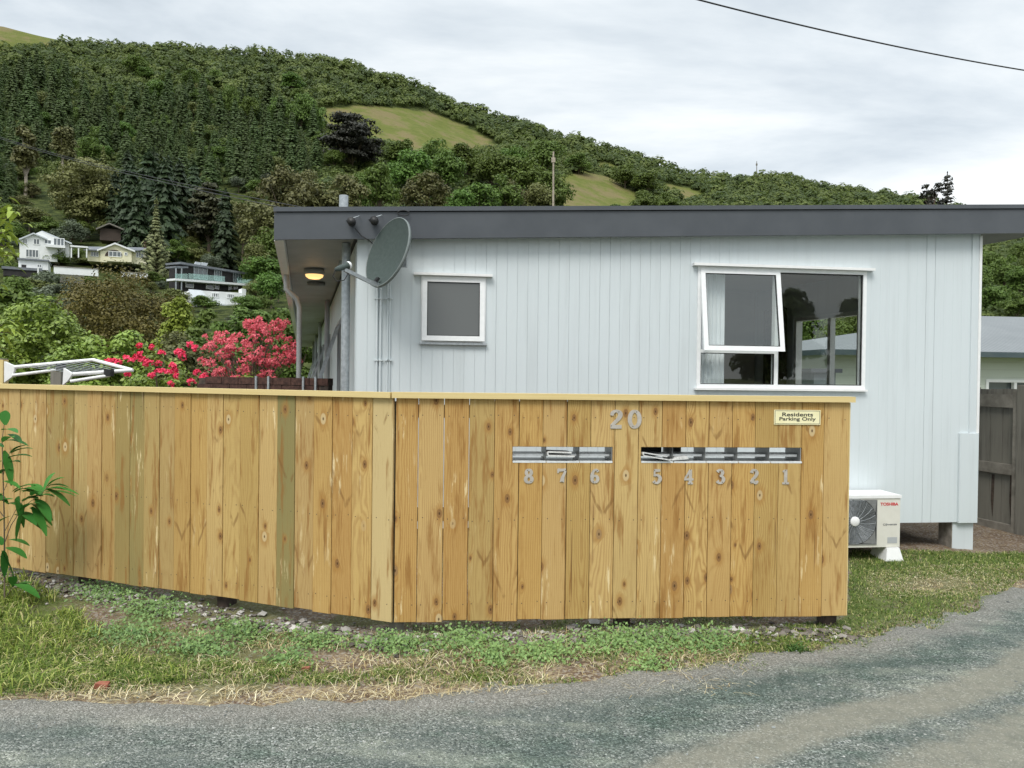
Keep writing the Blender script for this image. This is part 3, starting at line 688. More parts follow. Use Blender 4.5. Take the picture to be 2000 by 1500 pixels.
# ------------------------------------------------------------------ letterboxes behind the fence
def letterboxes(hole, n, names):
    u0, u1, z0, z1 = hole; w = (u1 - u0) / n
    for i in range(n):
        nm, extra = names[i]
        lb = thing('letterbox', f'steel letterbox slot above the metal numeral {nm}' + extra, 'letterbox', FR.pt(u0 + (i + .5) * w, 0, -.1), 'letterboxes set in the fence')
        a, b_ = u0 + i * w, u0 + (i + 1) * w; D = -.24; m = MB(); t = .0015
        za, zb = z0 + .004, z1 + .004
        m.pbox(FR, a + .001, a + .001 + t, za, zb, -.024, D); m.pbox(FR, b_ - .001 - t, b_ - .001, za, zb, -.024, D)      # sides
        m.pbox(FR, a + .003, b_ - .003, za - t, za, -.024, D); m.pbox(FR, a + .003, b_ - .003, zb, zb + t, -.024, D)     # floor, top
        m.build('body', Mt['boxmetal'], lb)
        m = MB(); m.pbox(FR, a + .006, b_ - .012, za + .030, za + .044, -.05, -.054); m.pbox(FR, a + .006, b_ - .012, za + .038, za + .0435, -.055, -.2); m.build('flap', Mt['boxlight'], lb)
        m = MB(); m.pbox(FR, a + .0025, b_ - .0025, z0 - .003, z0 + .0085, .0015, -.0215); m.build('lip', Mt['boxlight'], lb)
        if nm in (5, 4):
            m = MB(); m.pbox(FR, a + .004, b_ - (.012 if nm == 5 else .09), za + .04, zb - .002, D + .004, D + .006); m.build('back_door', Mt['black'], lb)
letterboxes(HOLES[0], 3, [(8, ', empty'), (7, ', stuffed with a folded newspaper'), (6, ', empty')])
letterboxes(HOLES[1], 5, [(5, ', stuffed with a thick folded newspaper'), (4, ', holding a grey paper'), (3, ', middle box of the five'), (2, ', second box from the fence end'), (1, ', last box before the fence end')])
def newspaper(u0, u1, z, th, tilt, label, w0=.012):
    m = MB(); n = 9; r = th / 2
    out = [(u0 + r - math.cos(t) * 0 + r * math.cos(t), z + r + r * math.sin(t)) for t in np.linspace(math.pi / 2, math.pi * 1.5, n)]
    ri = r * .45
    inn = [(u0 + r + ri * math.cos(t), z + r + ri * math.sin(t)) for t in np.linspace(math.pi * 1.5, math.pi / 2, n)]
    prof = [(u1 - .02, z + 2 * r)] + out + [(u1, z)] + [(u1, z + r - ri)] + inn + [(u1 - .02, z + r + ri)]
    prof = [(a, b_ + (a - u0) * tilt) for a, b_ in prof]
    # sweep the folded outline back into the box
    npf = len(prof); fr = [FR.pt(a, b_, w0) for a, b_ in prof]; bk = [FR.pt(a, b_ - .01, -.2) for a, b_ in prof]
    m.idx(fr + bk, [(i, (i + 1) % npf, npf + (i + 1) % npf, npf + i) for i in range(npf)])
    half = npf // 2
    for i in range(half): m.idx([fr[i], fr[i + 1], fr[npf - 2 - i], fr[npf - 1 - i]], [(0, 1, 2, 3)])
    tag(m.build('newspaper', Mt['paper']), label, 'newspaper')
hu = lambda p_: FR.hit(p_, 890)[0]; hz = lambda y_: FR.hit(1200, y_)[1]
newspaper(hu(1068), hu(1122), hz(891), .030, -.03, 'folded white newspaper poking out of letterbox 7')
newspaper(hu(1254), hu(1308), hz(890), .026, -.16, 'thick folded newspaper sticking out of letterbox 5', .02)
m = MB(); m.prism([FR.pt(hu(1312), hz(899), .006), FR.pt(hu(1345), hz(896), .006), FR.pt(hu(1342), hz(891), .006), FR.pt(hu(1322), hz(893), .006)], FR.n * -.15)
tag(m.build('paper', Mt['paper']), 'flat grey junk-mail paper lying in letterbox 4', 'paper')

# ------------------------------------------------------------------ numerals, sign
def catmull(pts, n=7):
    o = []; P_ = [pts[0]] + list(pts) + [pts[-1]]
    for i in range(1, len(P_) - 2):
        a, b_, c, d = [np.array(P_[j], float) for j in (i - 1, i, i + 1, i + 2)]
        for t in np.linspace(0, 1, n, endpoint=False):
            o.append(.5 * ((2 * b_) + (c - a) * t + (2 * a - 5 * b_ + 4 * c - d) * t * t + (3 * b_ - a - 3 * c + d) * t ** 3))
    o.append(np.array(pts[-1], float)); return o
def ell(cx_, cy_, rx, ry, t0, t1, wa, wb, n=13):  # width from wa (at vertical extremes) to wb (at the sides)
    return [(cx_ + rx * math.cos(t), cy_ + ry * math.sin(t), wa + (wb - wa) * abs(math.cos(t))) for t in [t0 + (t1 - t0) * i / (n - 1) for i in range(n)]]
PI = math.pi
GLY = {   # strokes (x, y, width) in a cell 1 high
    'two': [[(.10, .68, .13), (.14, .83, .14), (.33, .93, .10), (.53, .84, .17), (.56, .68, .19), (.44, .48, .16), (.24, .28, .13), (.08, .12, .12)], [(.03, .075, .15), (.64, .075, .15)]],
    'zero': [ell(.36, .5, .26, .42, PI / 2, PI * 2.5, .11, .17, 33)],
    '8': [ell(.33, .73, .17, .19, PI / 2, PI * 2.5, .10, .17, 21), ell(.33, .28, .21, .21, PI / 2, PI * 2.5, .10, .19, 25)],
    '7': [[(.06, .90, .17), (.34, .90, .13), (.62, .93, .11)], [(.60, .88, .10), (.50, .62, .13), (.40, .38, .18), (.36, .09, .24)], [(.09, .96, .07), (.09, .70, .07)]],
    '6': [[(.55, .78, .16), (.44, .92, .09), (.26, .85, .12), (.14, .58, .17), (.13, .34, .17)], ell(.33, .30, .20, .22, PI / 2, PI * 2.5, .09, .17, 23)],
    '5': [[(.16, .91, .14), (.56, .91, .12)], [(.18, .93, .08), (.16, .52, .09)], [(.16, .54, .08), (.34, .60, .10), (.52, .47, .17), (.54, .28, .19), (.40, .09, .12), (.22, .08, .10), (.11, .20, .18)]],
    '4': [[(.45, .97, .16), (.45, .05, .17)], [(.44, .95, .08), (.08, .34, .09)], [(.03, .31, .10), (.66, .31, .10)], [(.27, .04, .08), (.63, .04, .08)]],
    '3': [[(.13, .80, .18), (.24, .93, .10), (.42, .90, .13), (.48, .75, .17), (.40, .58, .11), (.28, .54, .08)], [(.29, .53, .08), (.46, .50, .11), (.55, .30, .19), (.44, .10, .12), (.24, .07, .10), (.11, .20, .19)]],
    '2': [[(.15, .74, .19), (.22, .92, .11), (.42, .91, .12), (.52, .73, .18), (.40, .48, .15), (.22, .30, .12), (.10, .12, .11)], [(.07, .11, .12), (.28, .16, .14), (.45, .08, .16), (.60, .20, .09)]],
    '1': [[(.35, .96, .17), (.35, .05, .17)], [(.14, .82, .07), (.33, .92, .09)], [(.12, .045, .09), (.58, .045, .09)]],
}
def numeral(g, px0, py0, py1, label, name='house_number', th=.004):
    ua, zb = FR.hit(px0, py1); _, zt = FR.hit(px0, py0); h = zt - zb; m = MB()
    def pt(x_, y_, w_): return FR.pt(ua + x_ * h, zb + y_ * h, w_)
    for si, st in enumerate(GLY[g]):
        pts = catmull(st, 6) if 2 < len(st) < 12 else [np.array(p_, float) for p_ in st]; w0 = .0045 + si * .0004
        L = []; R = []
        for i, p_ in enumerate(pts):
            d = pts[min(i + 1, len(pts) - 1)][:2] - pts[max(i - 1, 0)][:2]; d = d / (np.hypot(*d) + 1e-9); nn = np.array([-d[1], d[0]]) * (p_[2] * 1.12 + .035) / 2
            L.append(p_[:2] + nn); R.append(p_[:2] - nn)
        for i in range(len(pts) - 1):
            q = [L[i], R[i], R[i + 1], L[i + 1]]
            m.hexa([pt(*c, w0 - th) for c in q] + [pt(*c, w0) for c in q])
    m.cm = 1
    for y_ in (.12, .88):
        best = min((p_ for st in GLY[g] for p_ in (catmull(st, 6) if 2 < len(st) < 12 else st)), key=lambda p_: abs(p_[1] - y_))
        c = pt(best[0], best[1], .0062); m.face([c + FR.d * (math.cos(t) * .0028) + V((0, 0, math.sin(t) * .0028)) for t in [j * PI / 4 for j in range(8)]])
    return tag(m.build(name, [Mt['metalnum'], Mt['grille']]), label, 'number')
numeral('two', 1191, 800, 836, 'large steel numeral two standing left of the big zero on the fence', th=.006)
numeral('zero', 1226, 800, 837, 'large oval steel numeral zero standing right of the big two', th=.006)
NLAB = {'8': 'small steel eight under the empty slot farthest from the fence end', '7': 'small steel seven under the slot stuffed with a folded newspaper in the group of three', '6': 'small steel six under the last slot of the group of three', '5': 'small steel five under the slot with the thickest folded newspaper', '4': 'small steel four under the slot holding flat grey paper', '3': 'small dull steel three under the middle slot of the group of five', '2': 'small steel two with a curled foot between the three and the one', '1': 'small slim steel one nearest the fence end'}
for g, px in (('8', 1023), ('7', 1087), ('6', 1152), ('5', 1273), ('4', 1335), ('3', 1397), ('2', 1463), ('1', 1524)):
    numeral(g, px, 915 if px < 1200 else 916, 944 if px < 1200 else 945, NLAB[g], 'letterbox_number', .003)

def text_mesh(txt, mat, name, parent, mid, right, up, out_, height, bold=0.0, width=None, depth=.0006, shear=0):
    cu_ = bpy.data.curves.new('lettering', 'FONT'); cu_.body = txt; cu_.align_x = 'CENTER'; cu_.align_y = 'CENTER'; cu_.size = 1; cu_.offset = bold; cu_.extrude = .01; cu_.space_line = .95; cu_.shear = shear
    tmp = bpy.data.objects.new('lettering', cu_); COL.objects.link(tmp); bpy.context.view_layer.update()
    me = bpy.data.meshes.new_from_object(tmp); bpy.data.objects.remove(tmp); bpy.data.curves.remove(cu_)
    n = len(me.vertices); co = np.empty(n * 3, np.float32); me.vertices.foreach_get('co', co); co = co.reshape(-1, 3)
    co[:, :2] -= (co[:, :2].max(0) + co[:, :2].min(0)) / 2
    ext = co.max(0) - co.min(0); sy = height / ext[1]; sx = sy if width is None else width / ext[0]
    w = np.array(mid)[None] + co[:, :1] * sx * np.array(right)[None] + co[:, 1:2] * sy * np.array(up)[None] + (co[:, 2:] / .01 * depth / 2) * np.array(out_)[None]
    me.vertices.foreach_set('co', w.astype(np.float32).ravel()); me.materials.clear(); me.materials.append(mat); me.update()
    return link(name, me, parent)
UP = V((0, 0, 1))
u0, z0 = FR.hit(1511, 829); u1, z1 = FR.hit(1602, 801)
sg = thing('parking_sign', 'small cream sign reading Residents Parking Only on the fence', 'sign', FR.pt((u0 + u1) / 2, z0, 0))
m = MB(); m.pbox(FR, u0, u1, z0, z1, .002, .006); m.build('plate', Mt['signface'], sg)
m = MB(); e = .005; t_ = .0022
for a in ((u0 + e, u1 - e, z0 + e, z0 + e + t_), (u0 + e, u1 - e, z1 - e - t_, z1 - e), (u0 + e, u0 + e + t_, z0 + e + t_, z1 - e - t_), (u1 - e - t_, u1 - e, z0 + e + t_, z1 - e - t_)): m.pbox(FR, *a, .0055, .0068)
m.build('border', Mt['blackprint'], sg)
for txt, pyc, wpx in (('Residents', 809.5, 60), ('Parking Only', 819, 71)):
    uc, zc = FR.hit(1557, pyc); wd = FR.hit(1557 + wpx / 2, pyc)[0] - FR.hit(1557 - wpx / 2, pyc)[0]
    text_mesh(txt, Mt['blackprint'], 'lettering', sg, FR.pt(uc, zc, .0068), FR.d, UP, FR.n, .029 if 'P' in txt else .0245, .016, wd)

# ------------------------------------------------------------------ the house
C0 = ((695 - CX) / F * 6.25, 6.25); C1 = ((1910 - CX) / F * 6.95, 6.95)
HW = Plane(C0, C1); SIDE = V((-.2804, 1, 0)).normalized(); SL = 27.0
house = thing('residential_block', 'pale blue-grey single-storey unit block with charcoal fascia behind the fence', 'house', HW.pt(HW.len / 2, 0, 0))
zf0 = 2.675; 
u_f0, z_f0 = HW.hit(535, 468, .12); u_f1, z_f1 = HW.hit(1912, 456, .12)
slope = (z_f1 - z_f0) / (u_f1 - u_f0)
def fz(u): return z_f0 + (u - u_f0) * slope       # underside of the fascia
UR = u_f1 + 1.0                                    # roof runs on past the right-hand corner
WB = HW.hit(1850, 1020)[1]
SW = HW.hit(822, 668); SW1 = HW.hit(947, 541); BW = HW.hit(1361, 758); BW1 = HW.hit(1689, 529)
smallw = (HW.hit(823, 600)[0], HW.hit(948, 600)[0], HW.hit(885, 669)[1], HW.hit(885, 540)[1])
bigw = (HW.hit(1361, 640)[0], HW.hit(1690, 640)[0], HW.hit(1525, 759)[1], HW.hit(1525, 525)[1])
# vertical grooved cladding
m = MB(); rr = random.Random(3); u = 0.0; strips = []; pitch = .0905
while u < HW.len - .01:
    e = min(u + pitch, HW.len); strips.append((u, e)); u = e
for i, (a, b_) in enumerate(strips):
    g = (.0009 if a < 3.2 else .0003) if not any(abs(a - HW.hit(jx, 600)[0]) < pitch / 2 for jx in (940, 1165, 1810)) else .0030
    a2, b2 = a + g, b_ - g
    cuts = sorted({a2, b2, *[c for wv in (smallw, bigw) for c in wv[:2] if a2 < c < b2]})
    for ca, cb in zip(cuts[:-1], cuts[1:]):
        mid = (ca + cb) / 2; seg = [(WB + (.004 if a < 4.5 else 0), fz(mid) + .05)]
        for wv in (smallw, bigw):
            if wv[0] < mid < wv[1]: seg = [(seg[0][0], wv[2]), (wv[3], seg[0][1])]
        for za, zb in seg: m.pbox(HW, ca, cb, za, zb, -.003, rr.uniform(-.0003, .0003) if a < 3.2 else 0)
wall_backing(m, HW, HW.len, WB + .02, lambda u_: fz(u_) + .03, [smallw, bigw], -.0045, -.1)
m.build('wall', Mt['paint'], house)
m = MB(); a, z_ = HW.hit(1872, 846); b_, _ = HW.hit(1906, 900); m.pbox(HW, a, HW.len + .002, WB - .004, z_, .0015, .022); m.build('patch_panel', Mt['paint'], house)
m = MB(); m.pbox(HW, HW.len - .012, HW.len + .013, HW.hit(1905, 846)[1], fz(HW.len), .0025, .009); m.build('corner_trim', Mt['white'], house)
# sides: left wall (towards the walkway), right wall with a window, back
def sp(u_, s_, z_): return HW.pt(u_, z_, 0) + SIDE * s_
LP = Plane((HW.pt(0, 0) + SIDE * SL).to_2d(), HW.pt(0, 0).to_2d())          # left side, outward normal to the left
RP = Plane(HW.pt(HW.len, 0).to_2d(), (HW.pt(HW.len, 0) + SIDE * SL).to_2d())  # right side
lw = []
for s0 in (1.2, 6.2, 10.5, 15.5, 20.5): lw.append((LP.len - s0 - 2.2, LP.len - s0, 1.15, 2.25))
m = MB(); wall_backing(m, LP, LP.len - .11, WB, 2.72, lw, 0, -.09)
rh = (1.45, 2.62, 1.0, 2.38)
wall_backing(m, RP, RP.len, WB, 3.0, [rh], 0, -.09)
B_ = HW.pt(0, 0) + SIDE * SL; BP = Plane((HW.pt(HW.len, 0) + SIDE * SL).to_2d(), B_.to_2d()); m.pbox(BP, 0, BP.len, WB, 2.75, 0, -.09)
m.build('side_wall', Mt['paint'], house)
# floor, room behind the big window
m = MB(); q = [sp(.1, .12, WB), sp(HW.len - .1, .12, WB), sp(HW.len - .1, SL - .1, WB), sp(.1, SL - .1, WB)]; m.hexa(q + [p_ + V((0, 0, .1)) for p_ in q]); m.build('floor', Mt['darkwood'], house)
ru = HW.hit(1290, 640)[0]; m = MB()
def wallq(a, b_, z0_, z1_): m.face([(a.x, a.y, z0_), (b_.x, b_.y, z0_), (b_.x, b_.y, z1_), (a.x, a.y, z1_)])
a, b_, c, d = sp(ru, .12, 0), sp(ru, 3.4, 0), sp(HW.len - .11, 3.4, 0), sp(HW.len - .11, .12, 0)
wallq(a, b_, WB + .1, 2.78); wallq(b_, c, WB + .1, 2.78)
m.face([(p_.x, p_.y, 2.78) for p_ in (a, b_, c, d)]); m.face([(p_.x, p_.y, WB + .105) for p_ in (a, b_, c, d)])
m.build('room_lining', Mt['interior'], house)
m = MB(); q = [sp(-.02, .14, 2.74), sp(ru - .02, .14, 2.74), sp(ru - .02, SL - .2, 2.74), sp(-.02, SL - .2, 2.74)]
# roof slab, fascia, flashing, soffit
ul = u_f0; ov = .12
def rp(u_, s_, w_, dz): p_ = HW.pt(u_, fz(u_) + dz, w_) + SIDE * s_; return p_
FH = HW.hit(535, 405, .12)[1] - z_f0
m = MB(); m.hexa([rp(ul + .02, .03, ov, .05), rp(UR, .03, ov, .05), rp(UR, SL, ov, .05), rp(ul + .02, SL, ov, .05), rp(ul + .02, .03, ov, FH - .006), rp(UR, .03, ov, FH - .006), rp(UR, SL, ov, FH - .006), rp(ul + .02, SL, ov, FH - .006)])
m.build('roof', Mt['roof'], house)
m = MB(); th = .028
m.hexa([rp(ul, 0, ov, 0), rp(UR, 0, ov, 0), rp(UR, 0, ov - th, 0), rp(ul, 0, ov - th, 0), rp(ul, 0, ov, FH - .042), rp(UR, 0, ov, FH - .042), rp(UR, 0, ov - th, FH - .042), rp(ul, 0, ov - th, FH - .042)])
m.build('fascia', Mt['fascia'], house)
m = MB(); m.hexa([rp(ul - .003, 0, ov + .016, FH - .036), rp(UR, 0, ov + .016, FH - .036), rp(UR, 0, ov - .06, FH - .036), rp(ul - .003, 0, ov - .06, FH - .036), rp(ul - .003, 0, ov + .016, FH), rp(UR, 0, ov + .016, FH), rp(UR, 0, ov - .06, FH + .012), rp(ul - .003, 0, ov - .06, FH + .012)])
m.build('roof_flashing', Mt['fascia'], house)
m = MB()
for k in range(22):                                                     # soffit sheets with open joints
    s0, s1 = .04 + k * 1.22, .04 + (k + 1) * 1.22 - .006
    a, b_ = ul + .09, .0
    m.hexa([rp(a, s0, ov, .04), rp(b_, s0, ov, .04), rp(b_, s1, ov, .04), rp(a, s1, ov, .04), rp(a, s0, ov, .049), rp(b_, s0, ov, .049), rp(b_, s1, ov, .049), rp(a, s1, ov, .049)])
m.hexa([rp(0, .03, ov, .035), rp(UR, .03, ov, .035), rp(UR, .12, ov, .035), rp(0, .12, ov, .035), rp(0, .03, ov, .048), rp(UR, .03, ov, .048), rp(UR, .12, ov, .048), rp(0, .12, ov, .048)])
m.build('soffit', Mt['soffit'], house)
m = MB(); gp_ = [(-.0, -.005), (.075, -.005), (.085, .05), (.085, .11), (-.0, .11)]
m.prism([rp(ul + a, .03, ov, b_) for a, b_ in gp_], SIDE * (SL - .5)); m.build('gutter', Mt['white'], house)
m = MB(); c = rp(ul + .05, .7, ov, 0); c = rp(ul + .05, 2.2, ov, 0); m.tube([c, c + V((0, 0, -.16)), c + V((.10, .05, -.26)), c + V((.13, .06, -.36)), V((c.x + .13, c.y + .06, 0))], .028, 10); m.build('downpipe', Mt['soffit'], house)
for s_ in (.30, 5.6, 10.9, 16.2, 21.5):                                  # round posts along the walkway
    c = HW.pt(-.075, 0, 0) + SIDE * s_; m = MB(); m.tube([c, c + V((0, 0, fz(0) + .03))], .038, 14); m.build('post', Mt['soffit'] if s_ > 1 else Mt['galv'], house)
for h in lw:                                                             # walkway windows
    fr = MB(); t_ = .05
    fr.pbox(LP, h[0], h[1], h[2], h[2] + t_, -.05, .012); fr.pbox(LP, h[0], h[1], h[3] - t_, h[3], -.05, .012)
    for k in range(5): uu = h[0] + (h[1] - h[0] - t_) * k / 4; fr.pbox(LP, uu, uu + t_, h[2] + t_, h[3] - t_, -.05, .012)
    w = fr.build('window', Mt['soffit'], house); g = MB(); g.pbox(LP, h[0], h[1], h[2], h[3], -.03, -.034); g.build('pane', Mt['farglass'], w)
    sa = MB(); 
    ua_, ub_ = h[0] + .1, h[0] + 1.0; a0 = [LP.pt(ua_, h[3] - .05, .02), LP.pt(ub_, h[3] - .05, .02), LP.pt(ub_, h[2] + .1, .33), LP.pt(ua_, h[2] + .1, .33)]
    for i in range(4): sa.bar(a0[i], a0[(i + 1) % 4], .025, .025)
    sa.build('open_sash', Mt['galv'], w)
# piers
m = MB(); a, _ = HW.hit(1863, 1040); m.pbox(HW, a, HW.len - .005, -.1, WB - .004, -.02, -.2); pr = m.build('pier', Mt['paint'], house)
m = MB(); m.pbox(HW, a - .006, a - .0005, -.1, WB - .006, -.021, -.199); m.build('raw_face', Mt['concrete'], pr)
for uu in (.1, 1.9, 3.6):
    for s_ in (.1, 3.0, 6): m = MB(); c = sp(uu, s_, 0); m.box(c.x - .1, c.y - .1, -.1, c.x + .1, c.y + .1, WB - .003); m.build('pier', Mt['concrete'], house)
# roof flue
m = MB(); c = P(671, 420, 7.6); m.tube([(c.x, c.y, fz(0)), (c.x, c.y, P(671, 382, 7.6).z)], .046, 14); m.build('flue_pipe', Mt['galv'], house)
# conduits
for px in (735, 742, 756, 760):
    a, z0_ = HW.hit(px, 765); m = MB(); top = fz(a) if px < 750 else HW.hit(px, 520)[1]
    m.tube([HW.pt(a, .4, .016), HW.pt(a, top, .016)], .009 if px < 750 else .006, 8)
    for py in (585, 705): z_ = HW.hit(px, py)[1]; m.pbox(HW, a - .02, a + .02, z_, z_ + .012, .0, .028)
    m.build('conduit', Mt['paint'], house)
# small obscure-glass window, opened a crack
def frame(mb, pl, u0, u1, z0, z1, t, wa, wb):
    mb.pbox(pl, u0, u1, z0, z0 + t, wa, wb); mb.pbox(pl, u0, u1, z1 - t, z1, wa, wb); mb.pbox(pl, u0, u0 + t, z0 + t, z1 - t, wa, wb); mb.pbox(pl, u1 - t, u1, z0 + t, z1 - t, wa, wb)
u0, u1, z0, z1 = smallw
m = MB(); frame(m, HW, u0 - .004, u1 + .004, z0 - .004, z1, .022, -.05, .012); w = m.build('window', Mt['alu'], house)
w['label'] = 'small square window with obscure grey glass'
def awning(u0, u1, z0, z1, t, open_, par, glass, w0=.018):
    """top-hung sash swung out at the bottom by open_"""
    sa = MB(); h = z1 - z0
    def sh(pt_w, z): return pt_w + (z1 - z) / h * open_
    def bx(ua, ub, za, zb, wa, wb, mb=sa):
        q = [HW.pt(ua, za, sh(wb, za)), HW.pt(ub, za, sh(wb, za)), HW.pt(ub, za, sh(wa, za)), HW.pt(ua, za, sh(wa, za)), HW.pt(ua, zb, sh(wb, zb)), HW.pt(ub, zb, sh(wb, zb)), HW.pt(ub, zb, sh(wa, zb)), HW.pt(ua, zb, sh(wa, zb))]; mb.hexa(q)
    bx(u0, u1, z0, z0 + t, w0 - .025, w0); bx(u0, u1, z1 - t, z1, w0 - .025, w0); bx(u0, u0 + t, z0 + t, z1 - t, w0 - .025, w0); bx(u1 - t, u1, z0 + t, z1 - t, w0 - .025, w0)
    s_ = sa.build('sash', Mt['alu'], par); sm = MB()
    for ua, ub, za, zb in ((u0 + t, u1 - t, z0 + t, z0 + t + .006), (u0 + t, u1 - t, z1 - t - .006, z1 - t), (u0 + t, u0 + t + .006, z0 + t + .006, z1 - t - .006), (u1 - t - .006, u1 - t, z0 + t + .006, z1 - t - .006)): bx(ua, ub, za, zb, w0 - .02, w0 - .006, sm)
    sm.build('glazing_seal', Mt['black'], par)
    g = MB(); bx(u0 + t + .006, u1 - t - .006, z0 + t + .006, z1 - t - .006, w0 - .016, w0 - .012, g); g.build('pane', glass, par)
awning(u0 + .006, u1 - .008, z0 + .012, z1 - .008, .042, .03, w, Mt['frost'])
m = MB(); m.pbox(HW, u0 - .015, u1 + .015, z0 - .02, z0 - .005, -.01, .035); m.build('sill', Mt['galv'], w)
m = MB(); m.pbox(HW, HW.hit(808, 536)[0], HW.hit(961, 541)[0], z1 + .001, z1 + .022, .0, .05); m.build('head_flashing', Mt['white'], w)
m = MB(); m.pbox(HW, u0, u1, z0, z1, -.09, -.095); m.build('blind', Mt['interior'], w)
# big window
u0, u1, z0, z1 = bigw; um = HW.hit(1516, 640)[0]; zt = HW.hit(1440, 686)[1]
m = MB(); frame(m, HW, u0, u1, z0, z1, .034, -.06, .014); m.pbox(HW, um - .018, um + .018, z0 + .034, z1 - .034, -.05, .011); m.pbox(HW, u0 + .034, um - .018, zt - .018, zt + .012, -.05, .0115)
w = m.build('window', Mt['alu'], house); w['label'] = 'wide window with its upper sash swung open'
m = MB(); m.pbox(HW, u0 - .02, u1 + .01, z0 - .018, z0 - .001, -.01, .04); m.build('sill', Mt['white'], w)
m = MB(); m.pbox(HW, HW.hit(1352, 522)[0], HW.hit(1703, 531)[0], z1 + .001, z1 + .024, .0, .055); m.build('head_flashing', Mt['white'], w)
m = MB(); m.pbox(HW, um + .019, u1 - .035, z0 + .035, z1 - .035, -.014, -.018); m.build('pane', Mt['glass'], w)
m = MB(); m.pbox(HW, u0 + .035, um - .019, z0 + .035, zt - .019, -.014, -.018); m.build('pane', Mt['glass'], w)
m = MB(); frame(m, HW, um + .0185, u1 - .0345, z0 + .0345, z1 - .0345, .007, -.012, .004); frame(m, HW, u0 + .0345, um - .0185, z0 + .0345, zt - .0185, .006, -.012, .004); m.build('glazing_seal', Mt['black'], w)
awning(HW.hit(1366, 600)[0], HW.hit(1521, 600)[0], zt + .0, z1 - .018, .042, .115, w, glassmat('sash_glass', .10))
m = MB()   # window in the right-hand wall, seen across the room
frame(m, RP, rh[0], rh[1], rh[2], rh[3], .05, -.08, .01); m.pbox(RP, 1.95, 2.0, rh[2] + .05, rh[3] - .05, -.07, .0)
w2 = m.build('window', Mt['alu'], house)
def curtain(s_a, s_b, label, pts, mat, z0_, z1_, flare=0.0, amp=.02, n=40):
    vs = []; fs = []
    for i in range(n + 1):
        t = i / n; off = amp * math.sin(t * 34) + amp * .5 * math.sin(t * 71 + 1)
        p_, nn = pts(t)
        for j, (z_, k) in enumerate(((z1_, .75), ((z0_ + z1_) / 2, 1.0), (z0_, 1.15))):
            sp_ = pts(t * (1 + flare * (j - 0) / 2))[0]; vs.append(V((sp_.x, sp_.y, z_)) + nn * off * k)
    for i in range(n):
        for j in range(2): a = i * 3 + j; fs.append((a, a + 3, a + 4, a + 1))
    m = MB(); m.idx(vs, fs, True); m.idx([v_ + V((.002, .004, 0)) for v_ in vs], [f[::-1] for f in fs], True)
    return tag(m.build('curtain', mat), label, 'curtain')
ca, cb = HW.hit(1366, 640, -.16)[0], HW.hit(1411, 640, -.16)[0]
curtain(0, 0, 'white gathered curtain behind the left side of the wide window', lambda t: (HW.pt(ca + (cb - ca) * t, 0, -.13), HW.n), Mt['curtain'], z0 + .005, z1 - .02)
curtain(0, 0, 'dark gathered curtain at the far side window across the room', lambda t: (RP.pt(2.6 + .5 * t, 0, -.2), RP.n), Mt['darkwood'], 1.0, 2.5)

# lamp under the eave
c = P(614, 537, 8.1); zc = fz(-.35) + .035
lamp = thing('ceiling_lamp', 'round lit wall-of-walkway lamp glowing warm under the eave', 'lamp', (c.x, c.y, zc))
lamp['label'] = 'round bulkhead lamp glowing warm under the walkway eave'
m = MB(); m.lathe((c.x, c.y, zc), (0, 0, -1), [(0, 0), (.105, 0), (.11, .03), (.105, .055), (.09, .06)], 28); m.build('base', Mt['soffit'], lamp)
m = MB(); m.lathe((c.x, c.y, zc - .056), (0, 0, -1), [(.097, 0), (.09, .025), (.06, .045), (.0, .052)], 28); m.build('diffuser', Mt['lamp'], lamp)
pl_d = bpy.data.lights.new('lamp_bulb', 'POINT'); pl_d.energy = .35; pl_d.color = (1, .6, .28); pl_d.shadow_soft_size = .08
pl_o = bpy.data.objects.new('lamp_bulb', pl_d); COL.objects.link(pl_o); pl_o.location = (c.x, c.y, zc - .16)
c = P(618, 559, 9.3); m = MB(); m.lathe((c.x, c.y, fz(-.3) + .035), (0, 0, -1), [(.0, .0), (.11, 0), (.11, .03), (0, .035)], 20)
tag(m.build('soffit_vent', Mt['grillegrey']), 'flat round dark fitting on the soffit beyond the lit lamp', 'vent')

# ------------------------------------------------------------------ satellite dish
dc = P(756, 492, 5.95); dn = V((-.70, -.66, .30)).normalized()
dish = thing('satellite_dish', 'oval grey satellite dish on an arm in front of the house corner', 'satellite dish', (dc.x, dc.y, dc.z))
ax = dn; rt = UP.cross(ax).normalized(); upv = ax.cross(rt).normalized()
RX, RY = .268, .292; m = MB(); vs = []; fs = []; nr, ns = 8, 48
for i in range(nr + 1):
    r_ = i / nr
    for k in range(ns):
        t = 2 * PI * k / ns; vs.append(dc + rt * (RX * r_ * math.cos(t)) + upv * (RY * r_ * math.sin(t)) + ax * (.055 * (r_ * r_ - 1)))
for i in range(nr):
    for k in range(ns): k2 = (k + 1) % ns; fs.append((i * ns + k, i * ns + k2, (i + 1) * ns + k2, (i + 1) * ns + k))
m.idx(vs, fs, True); m.idx([v_ - ax * .004 for v_ in vs], [f[::-1] for f in fs], True)
m.build('reflector', Mt['dish'], dish)
m = MB(); vs = []
for k in range(ns):
    t = 2 * PI * k / ns; e = rt * math.cos(t) * RX + upv * math.sin(t) * RY; eo = e * 1.025
    vs += [dc + e + ax * .003, dc + eo + ax * .001, dc + eo - ax * .02, dc + e - ax * .018]
m.idx(vs, [(k * 4 + j, ((k + 1) % ns) * 4 + j, ((k + 1) % ns) * 4 + (j + 1) % 4, k * 4 + (j + 1) % 4) for k in range(ns) for j in range(4)], True)
m.build('rim', spotty('dish_rim_grey', (.15, .175, .17), (.19, .215, .21), 30, .6), dish)
base = dc - upv * RY * .96; lnb = P(672, 521, 5.62)
